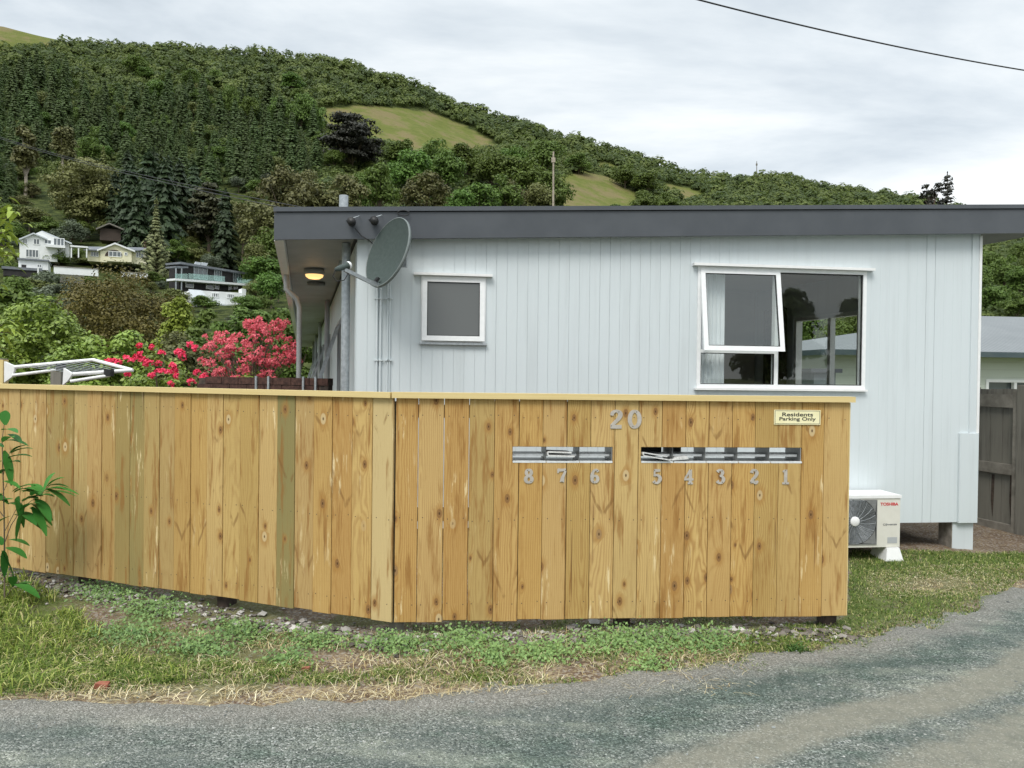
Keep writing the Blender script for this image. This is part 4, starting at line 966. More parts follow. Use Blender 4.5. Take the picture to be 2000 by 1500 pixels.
m = MB(); m.bar(base - ax * .03, base + (lnb - base) * .25 - V((0, 0, .012)), .022, .03); m.bar(base + (lnb - base) * .25 - V((0, 0, .012)), lnb - V((0, 0, .02)), .02, .028); m.build('feed_arm', Mt['galv'], dish)
m = MB(); m.bar(base + upv * .05 + ax * .012, base + upv * .005 + ax * .03, .035, .02); m.build('arm_clamp', Mt['black'], dish)
ld = (dc - lnb).normalized(); m = MB(); m.lathe(lnb, ld, [(0, .06), (.026, .058), (.029, .03), (.02, .022), (.018, -.01), (.022, -.015), (.022, -.05), (.014, -.085), (0, -.086)], 18); lo = m.build('receiver_head', Mt['dish'], dish)
m = MB(); m.lathe(lnb, ld, [(0, .0605), (.0245, .0605), (.0295, .05), (.0295, .035)], 18); m.build('receiver_cap', Mt['white'], dish)
e_ = lnb - ld * .085; m = MB(); m.tube([e_, e_ + V((-.02, 0, -.05)), e_ + V((.01, 0, -.085)), e_ + V((.06, .02, -.075)), lnb + (base - lnb) * .12 - V((0, 0, .035))], .004, 6); m.build('cable', Mt['black'], dish)
m = MB(); bk = dc - ax * .15; wp = HW.pt(HW.hit(758, 520)[0] + .04, bk.z - .02, .012); m.bar(bk, bk + (wp - bk) * .5, .05, .05); m.bar(bk + (wp - bk) * .5, wp, .035, .035); m.box(bk.x - .04, bk.y - .02, bk.z - .06, bk.x + .04, bk.y + .03, bk.z + .06); m.build('wall_mount', Mt['galv'], dish)

# ------------------------------------------------------------------ cables
def sagline(a, b_, sag, n=28): return [a + (b_ - a) * (i / n) - V((0, 0, sag * 4 * (i / n) * (1 - i / n))) for i in range(n + 1)]
a, b_ = P(1180, -50, 7.5), P(2120, 155, 10.5)
m = MB(); m.tube(sagline(a, b_, .10), .0085, 6); tag(m.build('overhead_cable', Mt['black']), 'thick black overhead cable crossing the cloudy sky above the roof', 'cable')
for i, (px, py, lx, ly, lab) in enumerate([(688, 436, -260, 105, 'upper thin black service cable ending at the outer fascia insulator'), (732, 434, -260, 92, 'thin black service cable ending at the fascia insulator beside the dish')]):
    ua, z_ = HW.hit(px, py, .12); e = HW.pt(ua, z_, .12)
    ins = thing('cable_insulator', ['black cable insulator on the fascia left of the dish', 'black cable insulator on the fascia touching the dish edge'][i], 'insulator', e)
    m = MB(); m.lathe(e, HW.n, [(0, .0), (.016, 0), (.016, .03), (.034, .035), (.034, .055), (.02, .06), (.02, .07), (.034, .075), (.034, .09), (0, .095)], 16); m.build('reel', Mt['black'], ins)
    hb = e + V((.06, 0, .055)); m = MB(); m.tube([e + HW.n * .05 + V((0, 0, .03)), e + HW.n * .06 + V((.04, 0, .04)), hb + HW.n * .03, hb + HW.n * .0], .0035, 6); m.build('hook', Mt['galv'], ins)
    far = P(lx, ly, 46 + i * 2); m = MB(); m.tube(sagline(e + HW.n * .062, far, 1.1 + .2 * i, 40), [.004] * 20 + [.0035] * 21, 5); tag(m.build('service_cable', Mt['black']), lab, 'cable')
a = HW.pt(*HW.hit(694, 446, .14), .14); b_ = HW.pt(*HW.hit(722, 470, .14), .13)
m = MB(); m.tube([a, a + V((.05, 0, -.06)), b_, b_ + V((.05, .05, -.05))], .005, 6); tag(m.build('drop_cable', Mt['black']), 'short black cable hanging from the outer insulator to behind the dish', 'cable')
c = HW.pt(*HW.hit(788, 416, .14), .14); m = MB(); m.tube([c + V((.035 * math.cos(t) * 1.4, 0, .022 * math.sin(t))) for t in np.linspace(.3, 6.2, 22)], .004, 6); tag(m.build('cable_loop', Mt['black']), 'small loop of black cable on the fascia above the dish', 'cable')

# ------------------------------------------------------------------ heat pump unit
AP = Plane(HW.pt(0, 0, .33).to_2d(), HW.pt(HW.len, 0, .33).to_2d())
u1, zb = AP.hit(1757, 1068); _, zt = AP.hit(1757, 973); u0 = u1 - .80; D = -.29
ac = thing('heat_pump_unit', 'cream outdoor heat pump unit on plastic feet beside the fence end', 'air conditioner', AP.pt((u0 + u1) / 2, 0, -.14))
m = MB(); m.pbox(AP, u0, u1, zb, zt, 0, D); m.build('casing', Mt['ac'], ac)
m = MB(); m.pbox(AP, u0 - .008, u1 + .008, zt + .001, zt + .028, .008, D - .008); m.build('lid', Mt['white'], ac)
gc_u, gc_z = AP.hit(1668, 1018); gl, gr = gc_u - .235, AP.hit(1712, 1018)[0]; gb, gt = zb + .025, zt - .012
m = MB(); m.pbox(AP, gl, gr, gb, gt, .0005, .003); gk = m.build('fan_recess', Mt['grille'], ac)
m = MB()
for k in range(18):
    r_ = .028 + k * .0098; pts = [AP.pt(gc_u + r_ * math.cos(t), gc_z + r_ * math.sin(t), .010) for t in np.linspace(0, 2 * PI, 41)]
    m.tube(pts, .0022, 4, False)
for k in range(18):
    t = 2 * PI * k / 18; pts = [AP.pt(gc_u + r_ * math.cos(t + (r_ - .03) * 1.6), gc_z + r_ * math.sin(t + (r_ - .03) * 1.6), .012) for r_ in np.linspace(.03, .198, 6)]
    m.tube(pts, .0017, 4, False)
m.build('fan_grille', Mt['galv'], ac)
m = MB(); frame(m, AP, gl, gr, gb, gt, .006, .003, .008)
for sx, sz in ((1, 1), (1, -1), (-1, 1), (-1, -1)):      # corner plates of the square grille
    cx_, cz_ = (gr - .006 if sx > 0 else gl + .006), (gt - .006 if sz > 0 else gb + .006)
    arc = [(gc_u + .205 * math.cos(t), gc_z + .205 * math.sin(t)) for t in np.linspace(math.atan2(sz, sx) - .42, math.atan2(sz, sx) + .42, 8)]
    m.prism([AP.pt(min(max(a_, gl), gr), min(max(z_, gb), gt), .0035) for a_, z_ in arc + [(cx_, cz_)]], AP.n * .004)
m.build('grille_surround', Mt['grillegrey'], ac)
m = MB(); m.lathe(AP.pt(gc_u, gc_z, .012), AP.n, [(.042, 0), (.042, .006), (.036, .01), (0, .011)], 28); m.build('fan_cap', Mt['white'], ac)
def actext(txt, px, py, wpx, hgt, mat, bold, shear=0):
    uc, zc = AP.hit(px, py); wd = AP.hit(px + wpx / 2, py)[0] - AP.hit(px - wpx / 2, py)[0]
    text_mesh(txt, mat, 'lettering', ac, AP.pt(uc, zc, .0012), AP.d, UP, AP.n, hgt, bold, wd, .0006, shear)
actext('TOSHIBA', 1737, 984.5, 35, .027, Mt['red'], .03); actext('INVERTER', 1741, 1024.5, 21, .012, Mt['greyprint'], .02, .3)
m = MB()
for k, px in enumerate((1727, 1731)):
    uc, zc = AP.hit(px, 1024.5); m.tube([AP.pt(uc + .010 * math.cos(t), zc + .0075 * math.sin(t), .0012) for t in np.linspace(.9, 5.3, 12)], .0016, 4)
m.build('swoosh_emblem', Mt['greyprint'], ac)
a, z_ = AP.hit(1733, 1061); b_, z2 = AP.hit(1752, 1049); m = MB(); m.pbox(AP, a, b_, z_, z2, .0004, .0016); m.build('rating_label', newmat('grey_label', (.42, .44, .45), .5)[0], ac)
for px in (1600, 1743):
    uc, _ = AP.hit(px, 1070); m = MB(); zt_ = zb - .004; g0 = .03
    q = [AP.pt(uc - .085, g0, .04), AP.pt(uc + .08, g0, .04), AP.pt(uc + .08, g0, -.2), AP.pt(uc - .085, g0, -.2), AP.pt(uc - .06, zt_, .015), AP.pt(uc + .055, zt_, .015), AP.pt(uc + .055, zt_, -.17), AP.pt(uc - .06, zt_, -.17)]
    m.hexa(q); m.build('foot', Mt['white'], ac)
m = MB(); m.tube([AP.pt(u1 + .01, zb + .12, D + .06), AP.pt(u1 + .04, zb + .1, D + .03), AP.pt(u1 + .045, zb + .02, D), AP.pt(u1 + .02, .1, D - .02)], .018, 10); m.build('pipe', Mt['white'], ac)

# ------------------------------------------------------------------ weathered gate at the right
GPl = plane_px(1900, 8.2, 2030, 7.45)
gate = thing('wooden_gate', 'weathered brown timber gate beside the right corner of the house', 'gate', GPl.pt(.3, 0))
zt = GPl.hit(1945, 757)[1]; zb = GPl.hit(1945, 1042)[1]; L = GPl.hit(1977, 900)[0]
m = MB(); r_ = random.Random(8); u = -.1
while u < L - .02: e = min(u + .145, L); m.pbox(GPl, u + .003, e - .003, zb - .02 + r_.uniform(0, .015), zt - .01 + r_.uniform(-.01, .01), -.045, -.065 + r_.uniform(-.002, .002)); u = e
m.build('board_panel', Mt['gatewood'], gate)
for y0_, y1_ in ((770, 795), (904, 924), (1020, 1042)):
    m = MB(); m.pbox(GPl, -.1, L - .002, GPl.hit(1945, y1_)[1], GPl.hit(1945, y0_)[1], -.043, -.002); m.build('rail', Mt['gateframe'], gate)
m = MB(); m.pbox(GPl, L, L + .045, GPl.hit(1980, 1060)[1], zt - .02, -.05, .003); m.build('stile', Mt['gateframe'], gate)
m = MB()
for px, ya, yb, wd in ((1931, 926, 1010, 5.5), (1967, 928, 1014, 4)):
    a_, zA = GPl.hit(px, ya); _, zB = GPl.hit(px, yb); b_ = GPl.hit(px + wd, ya)[0]
    m.prism([GPl.pt(a_, zA, -.0425), GPl.pt(b_, zA, -.0425), GPl.pt(b_ - .004, (zA + zB) / 2, -.0425), GPl.pt((a_ + b_) / 2, zB, -.0425), GPl.pt(a_ - .006, (zA + zB) / 2 - .05, -.0425)], GPl.n * .001)
m.build('split', Mt['darkwood'], gate)
gp2 = thing('gate_post', 'thick grey timber post with wire beside the weathered gate', 'post', GPl.pt(L + .15, 0)); gp2['label'] = 'thick weathered timber post to which the gate closes'
m = MB(); m.pbox(GPl, L + .06, L + .2, -.2, zt + .02, -.1, .02); m.build('shaft', Mt['gatewood'], gp2)
m = MB(); m.pbox(GPl, L + .06, L + .2, zt + .021, zt + .03, -.1, .02); m.build('top', Mt['gateframe'], gp2)
fb = thing('side_fence', 'weathered paling fence running on past the timber gate post', 'fence', GPl.pt(L + .4, 0)); m = MB(); u = L + .205
while u < L + 2.2: m.pbox(GPl, u, u + .14, .03, zt - .02 + r_.uniform(-.01, .01), -.05, -.07); u += .145
m.build('board_panel', Mt['gatewood'], fb); m = MB(); m.pbox(GPl, L + .21, L + 2.2, zt - .2, zt - .1, -.048, -.01); m.pbox(GPl, L + .21, L + 2.2, .3, .4, -.048, -.01); m.build('rail', Mt['gatewood'], fb)

# ------------------------------------------------------------------ neighbour's house
NP = plane_px(1628, 15.0, 2100, 15.6)
nb = thing('neighbour_house', 'pale green-white bungalow with grey corrugated roof behind the timber gate', 'house', NP.pt(3, 0))
Mt['nbwall'], T, b = newmat('pale_weatherboard', rough=.6); x, y, z = T.sep(T.pos()); sv = T.m('FRACT', T.mul(z, 6.5))
T.put(b.inputs['Base Color'], T.mix(T.step(sv, .04, .0), (.60, .65, .58), (.35, .38, .34))); T.put(b.inputs['Normal'], T.bump(sv, .6, .02))
Mt['nbroof'], T, b = newmat('corrugated_grey', rough=.55, metal=.2); u_ = T.m('SINE', T.mul(T.sep(T.obco())[0], 60))
T.put(b.inputs['Base Color'], T.mix(T.noise(T.obco(), 1.5, 4, .6), (.17, .185, .19), (.25, .265, .27))); T.put(b.inputs['Normal'], T.bump(u_, .6, .02))
ze = NP.hit(1950, 691)[1]; NL = 11.0
hole = (NP.hit(1925, 740)[0], NP.hit(2040, 740)[0], ze - 1.5, NP.hit(1950, 741)[1])
m = MB(); wall_backing(m, NP, NL, 0, ze, [hole], 0, -.12); m.build('wall', Mt['nbwall'], nb)
m = MB(); q = NP
m.hexa([NP.pt(0, 0, -.13), NP.pt(.12, 0, -.13), NP.pt(.12, 0, -8), NP.pt(0, 0, -8), NP.pt(0, ze, -.13), NP.pt(.12, ze, -.13), NP.pt(.12, ze, -8), NP.pt(0, ze, -8)]); m.build('end_wall', Mt['nbwall'], nb)
m = MB(); eo, rz_, dpt = .38, 1.07, 3.6
A0, A1, A2, A3 = NP.pt(-eo, ze + .02, eo), NP.pt(NL + eo, ze + .02, eo), NP.pt(NL + eo, ze + .02, -8 - eo), NP.pt(-eo, ze + .02, -8 - eo); R0, R1 = NP.pt(NP.hit(1903, 617, -dpt)[0], NP.hit(1903, 617, -dpt)[1], -dpt), NP.pt(NL - 1, NP.hit(1903, 617, -dpt)[1], -dpt)
m.face([A0, A1, R1, R0]); m.face([A1, A2, R1]); m.face([A2, A3, R0, R1]); m.face([A3, A0, R0]); m.face([A3 - V((0, 0, .03)), A2 - V((0, 0, .03)), A1 - V((0, 0, .03)), A0 - V((0, 0, .03))]); m.build('roof', Mt['nbroof'], nb)
m = MB(); m.pbox(NP, -eo - .02, NL + eo, ze - .09, ze + .015, eo, eo + .09); m.hexa([NP.pt(-eo - .1, ze - .09, eo), NP.pt(-eo, ze - .09, eo), NP.pt(-eo, ze - .09, -8), NP.pt(-eo - .1, ze - .09, -8)] + [NP.pt(a, ze + .015, w_) for a, w_ in ((-eo - .1, eo), (-eo, eo), (-eo, -8), (-eo - .1, -8))]); m.build('gutter', spotty('teal_grey_gutter', (.05, .075, .085), (.07, .095, .1), 5, .4), nb)
m = MB(); frame(m, NP, hole[0], hole[1], hole[2], hole[3], .06, -.08, .02); c = (hole[0] + hole[1]) / 2; m.pbox(NP, c - .03, c + .03, hole[2] + .06, hole[3] - .06, -.07, .015); w = m.build('window', Mt['alu'], nb)
m = MB(); m.pbox(NP, hole[0], hole[1], hole[2], hole[3], -.09, -.1); m.build('pane', Mt['farglass'], w)
# grey shed seen through the room
sh = thing('garden_shed', 'low slate-grey shed seen through the room behind the wide window', 'shed', (P(1620, 745, 12.5).x, 12.5, 0))
a, b_ = P(1590, 728, 12.5), P(1632, 728, 12.5); m = MB(); m.box(a.x, 12.5, 0, b_.x, 13.6, a.z); m.build('wall', spotty('slate_blue_sheet', (.12, .15, .17), (.16, .19, .21), 6, .6), sh)
m = MB(); m.box(a.x - .08, 12.42, a.z + .002, b_.x + .08, 13.7, a.z + .07); m.build('roof', Mt['fascia'], sh)

# ------------------------------------------------------------------ clothesline, low brick wall
cl_ = thing('clothesline', 'white folding clothesline frame sticking up behind the left fence', 'clothesline', P(60, 760, 7.0) * V((1, 1, 0)) if False else (P(60, 760, 7.0).x, 7.0, 0))
Yc = 7.0; a0, a1, a2 = P(28, 717, Yc), P(182, 703, Yc + .25), P(258, 723, Yc - .25); b0 = P(142, 731, Yc - .55); 
m = MB(); m.prism([P(8, 706, Yc), P(30, 716, Yc), P(23, 736, Yc), P(8, 747, Yc)], (0, .03, 0)); m.build('bracket', Mt['white'], cl_)
m = MB(); m.prism([P(124, 719, Yc - .55), P(141, 730, Yc - .55), P(131, 745, Yc - .55), P(122, 752, Yc - .55)], (0, .03, 0)); m.build('bracket', Mt['white'], cl_)
for p_, q_ in ((a0, a1), (a1, a2), (b0, a2)): m = MB(); m.tube([p_, q_], .0175, 10); m.build('arm', Mt['white'], cl_)
for p_, q_ in ((P(25, 733, Yc), P(115, 722, Yc + .1)), (P(137, 745, Yc - .55), P(215, 733, Yc - .4))): m = MB(); m.tube([p_, q_], .015, 10); m.build('strut', Mt['white'], cl_)
for c in (P(119, 717, Yc + .1), P(213, 728, Yc - .4)): m = MB(); m.box(c.x - .03, c.y - .03, c.z - .03, c.x + .03, c.y + .03, c.z + .03); m.build('joint', Mt['black'], cl_)
m = MB()
for k in range(9): t = .12 + .09 * k; p_ = a0 + (a1 - a0) * t; q_ = b0 + (a2 - b0) * t; m.tube([p_, q_], .003, 5)
m.build('wires', Mt['galv'], cl_)
for px, Yp, py, lab in ((2, 7.05, 700, 'pale timber post carrying the outer bracket of the clothesline'), (114, 6.5, 726, 'brown timber post carrying the inner bracket of the clothesline')):
    c = P(px, py, Yp); pt_ = thing('clothesline_post', lab, 'post', (c.x, c.y, 0)); m = MB(); m.box(c.x - .045, c.y - .04, -.2, c.x + .045, c.y + .04, c.z - .012); m.build('shaft', Mt['cap'] if px < 50 else Mt['gatewood'], pt_); m = MB(); m.box(c.x - .043, c.y - .038, c.z - .011, c.x + .043, c.y + .038, c.z); m.build('top', Mt['gatewood'], pt_)
LBp = plane_px(400, 8.6, 640, 8.0); bw = thing('low_brick_wall', 'low dark brick garden wall with steel stakes between azalea and walkway', 'wall', LBp.pt(.7, 0))
zt = LBp.hit(540, 737)[1]
m = MB(); rr = random.Random(2)
for k in range(int(LBp.len / .24) + 1):
    for j in range(19): z_ = zt - (j + 1) * .085; m.pbox(LBp, k * .24 - (j % 2) * .12 + .004, k * .24 - (j % 2) * .12 + .236, z_ + .004, z_ + .081, 0, -.1 - rr.uniform(0, .004))
m.build('brickwork', Mt['brick'], bw); m = MB(); m.pbox(LBp, -.1, LBp.len, 0, zt - .02, -.012, -.09); m.build('mortar_core', Mt['darkwood'], bw)
for px in (502, 526, 594, 618): u_, _ = LBp.hit(px, 745); m = MB(); m.pbox(LBp, u_ - .012, u_ + .012, .0, zt + .012, .003, .022); m.build('stake', Mt['galv'], bw)

# ------------------------------------------------------------------ hillside
ridge_px = [(-1500, 140), (-700, 60), (-200, 35), (0, 55), (60, 70), (150, 90), (270, 100), (340, 98), (410, 108), (500, 112), (600, 120), (650, 128), (700, 142), (760, 160), (820, 180), (870, 203), (930, 226), (1000, 244), (1070, 264), (1130, 281), (1180, 294), (1250, 315), (1310, 338), (1350, 348), (1400, 350), (1450, 346), (1500, 344), (1545, 354), (1600, 370), (1700, 384), (1780, 394), (1850, 412), (2000, 425), (2200, 440), (2600, 500), (3500, 620)]
RX_ = [p[0] for p in ridge_px]; RY_ = [p[1] for p in ridge_px]; EXPN = .67; Y0 = 60.0
def Yr(px): return 430 + .1 * np.clip(px, -400, 2600)
def basepy(px): return HOR + ROLL * (px - CX) + 39
def terr_py(px, t): b_ = basepy(px); return b_ - (b_ - np.interp(px, RX_, RY_)) * t ** EXPN
def terr(px, t):
    px = np.asarray(px, float); t = np.asarray(t, float); Y = Y0 + t * (Yr(px) - Y0); py = terr_py(px, t); h = HOR + ROLL * (px - CX) - py
    X = (px - CX) / F * Y; return X - ROLL * 0, Y, EYE + Y * h / F
def hill(px, py):
    h = hor(px) - py; c = px - ROLL * h; b_ = basepy(c); fr = (b_ - py) / (b_ - np.interp(c, RX_, RY_)); t = max(fr, 0.0) ** (1 / EXPN)
    X, Y, Z = terr(c, min(t, 1.0)); return V((float(X), float(Y), float(Z)))
CLEAR = [[(612, 222), (640, 208), (760, 212), (830, 218), (900, 245), (985, 292), (900, 305), (800, 300), (720, 285), (610, 245)], [(1085, 352), (1130, 338), (1190, 350), (1245, 385), (1235, 420), (1085, 420)],
         [(1150, 322), (1185, 318), (1215, 335), (1190, 338)], [(1285, 355), (1340, 368), (1390, 388), (1330, 392), (1290, 372)], [(-400, 0), (0, 40), (80, 66), (165, 88), (95, 98), (0, 104), (-400, 96)], [(1405, 335), (1480, 330), (1525, 347), (1470, 356), (1410, 354)],
         [(1925, 430), (1990, 430), (1985, 468), (1930, 470)]]
xs = np.linspace(-1500, 3500, 420); ts = np.linspace(0, 1, 120); PXg, Tg = np.meshgrid(xs, ts); Xh, Yh, Zh = terr(PXg, Tg)
Zh = Zh + (vnoise(Xh * .03 + 60, Yh * .03 + 60, 5, 3) - .5) * 5 * np.clip(Tg * 6, 0, 1) * np.clip((1 - Tg) * 8, .15, 1)
Zh[0] = -.6
back = np.stack([Xh[-1:] * 1.3, Yh[-1:] * 1.3, Zh[-1:] * .7 - 5], -1); back2 = np.stack([Xh[-1:] * 1.8, Yh[-1:] * 1.8, Zh[-1:] * 0 - 1], -1)
vs = np.concatenate([np.stack([Xh, Yh, Zh], -1), back, back2], 0); nrow, ncol = vs.shape[:2]
clr = np.zeros(PXg.shape, bool); pyg = terr_py(PXg, Tg)
for po in CLEAR: clr |= inpoly(PXg, pyg, po)
clr = np.concatenate([clr, clr[-1:], clr[-1:]], 0).astype(float)
i = np.arange((nrow - 1) * (ncol - 1)); rr_, c = i // (ncol - 1), i % (ncol - 1); a = rr_ * ncol + c; q = np.stack([a, a + 1, a + 1 + ncol, a + ncol], 1)
Mt['hill'], T, b = newmat('hill_grass', rough=.95, spec=.1); p = T.pos(); n = T.noise(p, .05, 6, .65); n2 = T.noise(p, .6, 4, .7)
gr = T.mix(T.step(n, .35, .65), (.115, .13, .03), (.165, .165, .055)); n3 = T.noise(T.vmul(p, (1, 1, 3)), .22, 5, .7); gr = T.mix(T.mul(T.step(n3, .45, .65), .75), gr, (.085, .105, .025)); gr = T.mix(T.mul(n2, .5), gr, (.12, .14, .035)); gr = T.mix(T.mul(T.step(n, .46, .6), .7), gr, (.18, .14, .075))
sc_ = T.mix(T.step(n2, .35, .65), (.018, .028, .008), (.07, .085, .024)); T.put(b.inputs['Base Color'], T.mix(T.attr('clear').outputs['Fac'], sc_, gr)); T.put(b.inputs['Normal'], T.bump(n2, .6, .6))
np_mesh('hill', vs, q, Mt['hill'], None, 'structure', {'clear': clr}, True)

# --- distant bush: one closed canopy nobody could count
CONIF = [(-300, 120), (0, 135), (60, 130), (130, 155), (180, 195), (260, 195), (350, 200), (420, 180), (480, 195), (560, 215), (615, 235), (640, 335), (600, 345), (500, 360), (440, 350), (350, 440), (240, 440), (240, 345), (100, 345), (100, 400), (-300, 420)]
rb = np.random.default_rng(77)
BX = []; 
row = 0.0; py = 0
for tt in np.linspace(.10, 1.0, 104):
    pxs = np.arange(-420, 2420, 16.0) + rb.uniform(-10, 10) + rb.uniform(-7, 7, len(np.arange(-420, 2420, 16.0)))
    t_ = np.clip(tt + rb.uniform(-.007, .007, len(pxs)), .1, 1.0); pyb = terr_py(pxs, t_)
    BX.append(np.stack([pxs, t_, pyb], 1))
BX = np.concatenate(BX); keep = np.ones(len(BX), bool)
for po in CLEAR: keep &= ~inpoly(BX[:, 0], BX[:, 2], po)
keep &= ~((BX[:, 0] < 560) & (BX[:, 2] > 350))                                   # gardens and houses lie here
keep &= (BX[:, 2] < 470) | (BX[:, 0] > 1750); keep &= (BX[:, 0] > -420) & ((BX[:, 0] < 1950) | (BX[:, 0] > 1880))
keep &= BX[:, 2] < 640
BX = BX[keep]
X, Y, Z = terr(BX[:, 0], BX[:, 1]); rad = Y / F * rb.uniform(7.0, 12.5, len(X)) * (1 + .5 * (rb.random(len(X)) < .12))
rad = np.where(inpoly(BX[:, 0], BX[:, 2], CONIF), rad * .7, rad)
K = 84
dirs = unit(rb.normal(size=(len(X), K, 3))); dirs[..., 2] = np.abs(dirs[..., 2]) * 1.15 - .12; dirs = unit(dirs)
lump = 1 + .15 * np.sin(dirs[..., 0] * 4.3 + X[:, None]) * np.cos(dirs[..., 1] * 5.1 + Y[:, None]) + .08 * np.sin(dirs[..., 2] * 9 + X[:, None] * 3)
pos = np.stack([X, Y, Z + rad * .35], -1)[:, None] + dirs * (rad[:, None] * lump * rb.uniform(.8, 1.08, lump.shape))[..., None] * np.array([1, 1, .95])
nrm = dirs * .9 + rb.normal(size=dirs.shape) * .22 + np.array([0, -.1, .25])
sz = (rad[:, None] * rb.uniform(.14, .28, lump.shape)).ravel()
v, qd = leaf_quads(pos.reshape(-1, 3), nrm.reshape(-1, 3), sz, sz * .75, rb)
o = np_mesh('bush_canopy', v, qd, Mt['bush'], None, 'stuff')
tint = np.repeat(rb.random(len(X)), K * 4); at = o.data.attributes.new('tint', 'FLOAT', 'POINT'); at.data.foreach_set('value', tint.astype(np.float32))
T = NT(Mt['bush'].node_tree); b = Mt['bush'].node_tree.nodes['Principled BSDF']; old = b.inputs['Base Color'].links[0].from_socket
tv = T.attr('tint').outputs['Fac']; c_ = T.mix(T.step(tv, .1, .95), T.mix(1.0, old, (.62, .68, .72), 'MULTIPLY'), T.mix(1.0, old, (1.3, 1.22, 1.05), 'MULTIPLY')); c_ = T.mix(T.mul(T.step(tv, .86, .97), .6), c_, (.13, .17, .045)); T.put(b.inputs['Base Color'], c_)

# --- tree builders, all rooted at the origin
def conifer(name, H, Wd, mat, seed, whorls=17, nb_=8, droop=.25, leaf=.55, lo=.06, power=.85, trunkm=None):
    r = np.random.default_rng(seed); Pn = []; Nn = []; Tn = []; Ln = []
    for i in range(whorls):
        f = lo + (1 - lo) * (i + r.uniform(-.2, .2)) / whorls; z_ = f * H; R = Wd / 2 * max(.05, (1 - f)) ** power * r.uniform(.85, 1.15); a0 = r.uniform(0, 6.28)
        for k in range(nb_):
            a = a0 + 6.283 * k / nb_ + r.normal() * .2; Rb = R * r.uniform(.7, 1.15); d = np.array([math.cos(a), math.sin(a), 0]); s = max(3, int(Rb / (leaf * .75)) + 1)
            for j in range(s):
                q_ = (j + .55) / s
                for side in (-1, 1):
                    sd_ = np.array([-d[1], d[0], 0]) * side
                    Pn.append(d * Rb * q_ + sd_ * leaf * .3 * r.random() + np.array([0, 0, z_ - droop * Rb * q_ ** 1.4 + r.normal() * .08 * leaf])); Tn.append(d + sd_ * .6 + np.array([0, 0, -droop])); Nn.append(np.array([0, 0, .8]) + d * 1.1 + r.normal(size=3) * .3); Ln.append(leaf * r.uniform(.7, 1.2))
    for k in range(5): Pn.append(np.array([0, 0, H * (.97 + .01 * k)])); Tn.append(np.array([0, 0, 1.])); Nn.append(r.normal(size=3)); Ln.append(leaf * .7)
    v, qd = leaf_quads(np.array(Pn), np.array(Nn), np.array(Ln), np.array(Ln) * .42, r, np.array(Tn))
    m = MB(); m.cm = 1; m.tube([(0, 0, -2), (0, 0, H * .5), (0, 0, H * .97)], [H * .018, H * .011, .03], 6)
    return v, qd, m
def broad(H, Wd, seed, ncl=26, nleaf=70, leaf=.4, lo=.2, clump=.2, flat=1.0, topb=0.0, layered=False):
    r = np.random.default_rng(seed); cs = []
    while len(cs) < ncl:
        d = r.normal(size=3); d /= np.linalg.norm(d); d *= r.random() ** .38
        if d[2] < -.75: continue
        k = 1 - topb * max(0, d[2]); cs.append(np.array([d[0] * Wd * .40 * k, d[1] * Wd * .40 * k, H * (lo + (1 - lo) * .5) + d[2] * H * (1 - lo) * .42]))
    cs = np.array(cs); cr_ = Wd * clump * r.uniform(.65, 1.25, ncl)
    d = unit(r.normal(size=(ncl, nleaf, 3))); d[..., 2] = np.where(d[..., 2] < -.4, -d[..., 2], d[..., 2])
    pos = cs[:, None] + d * cr_[:, None, None] * r.uniform(.55, 1.12, (ncl, nleaf, 1)) * np.array([1, 1, .35 if layered else .8 * flat])
    nn = d * .8 + r.normal(size=d.shape) * .36 + np.array([0, 0, .35])
    L = (leaf * r.uniform(.6, 1.25, (ncl, nleaf))).ravel(); v, qd = leaf_quads(pos.reshape(-1, 3), nn.reshape(-1, 3), L, L * .6, r)
    m = MB(); tr = max(.05, H * .022); fk = H * (lo + .12); m.tube([(0, 0, -1.5), (tr * .3, 0, fk * .5), (0, tr * .3, fk)], [tr * 1.4, tr, tr * .8], 7)
    for c in cs[:: max(1, ncl // 9)]: m.tube([(0, 0, fk * .9), tuple(c * .5 + np.array([0, 0, fk * .45])), tuple(c)], [tr * .6, tr * .35, tr * .12], 5)
    return v, qd, m
def plant(name, label, cat, geo, mat, loc, group=None, bark=None, rz=0, sc=(1, 1, 1), crown='crown'):
    v, qd, m = geo; o = thing(name, label, cat, (0, 0, 0), group); c = np_mesh(crown, v, qd, mat, o); m.cm = 0; m.mi = [0] * len(m.mi); m.build('trunk' if crown == 'crown' else 'stem', bark or Mt['bark'], o)
    o.location = loc; o.rotation_euler = (0, 0, rz); o.scale = sc; return o
def proto_single(name, label, cat, geo, mats, group):
    v, qd, m = geo; b0 = len(v); vv = np.concatenate([v, np.array(m.v)]); me = bpy.data.meshes.new(name)
    me.from_pydata(vv.tolist(), [], [tuple(f) for f in qd.tolist()] + [tuple(i + b0 for i in f) for f in m.f]); me.materials.append(mats[0]); me.materials.append(mats[1])
    me.polygons.foreach_set('material_index', [0] * len(qd) + [1] * len(m.f)); me.update()
    return me
def inst(me, name, label, cat, group, loc, rz, sc):
    o = bpy.data.objects.new(name, me); COL.objects.link(o); o.location = loc; o.rotation_euler = (0, 0, rz); o.scale = sc; return tag(o, label, cat, group)

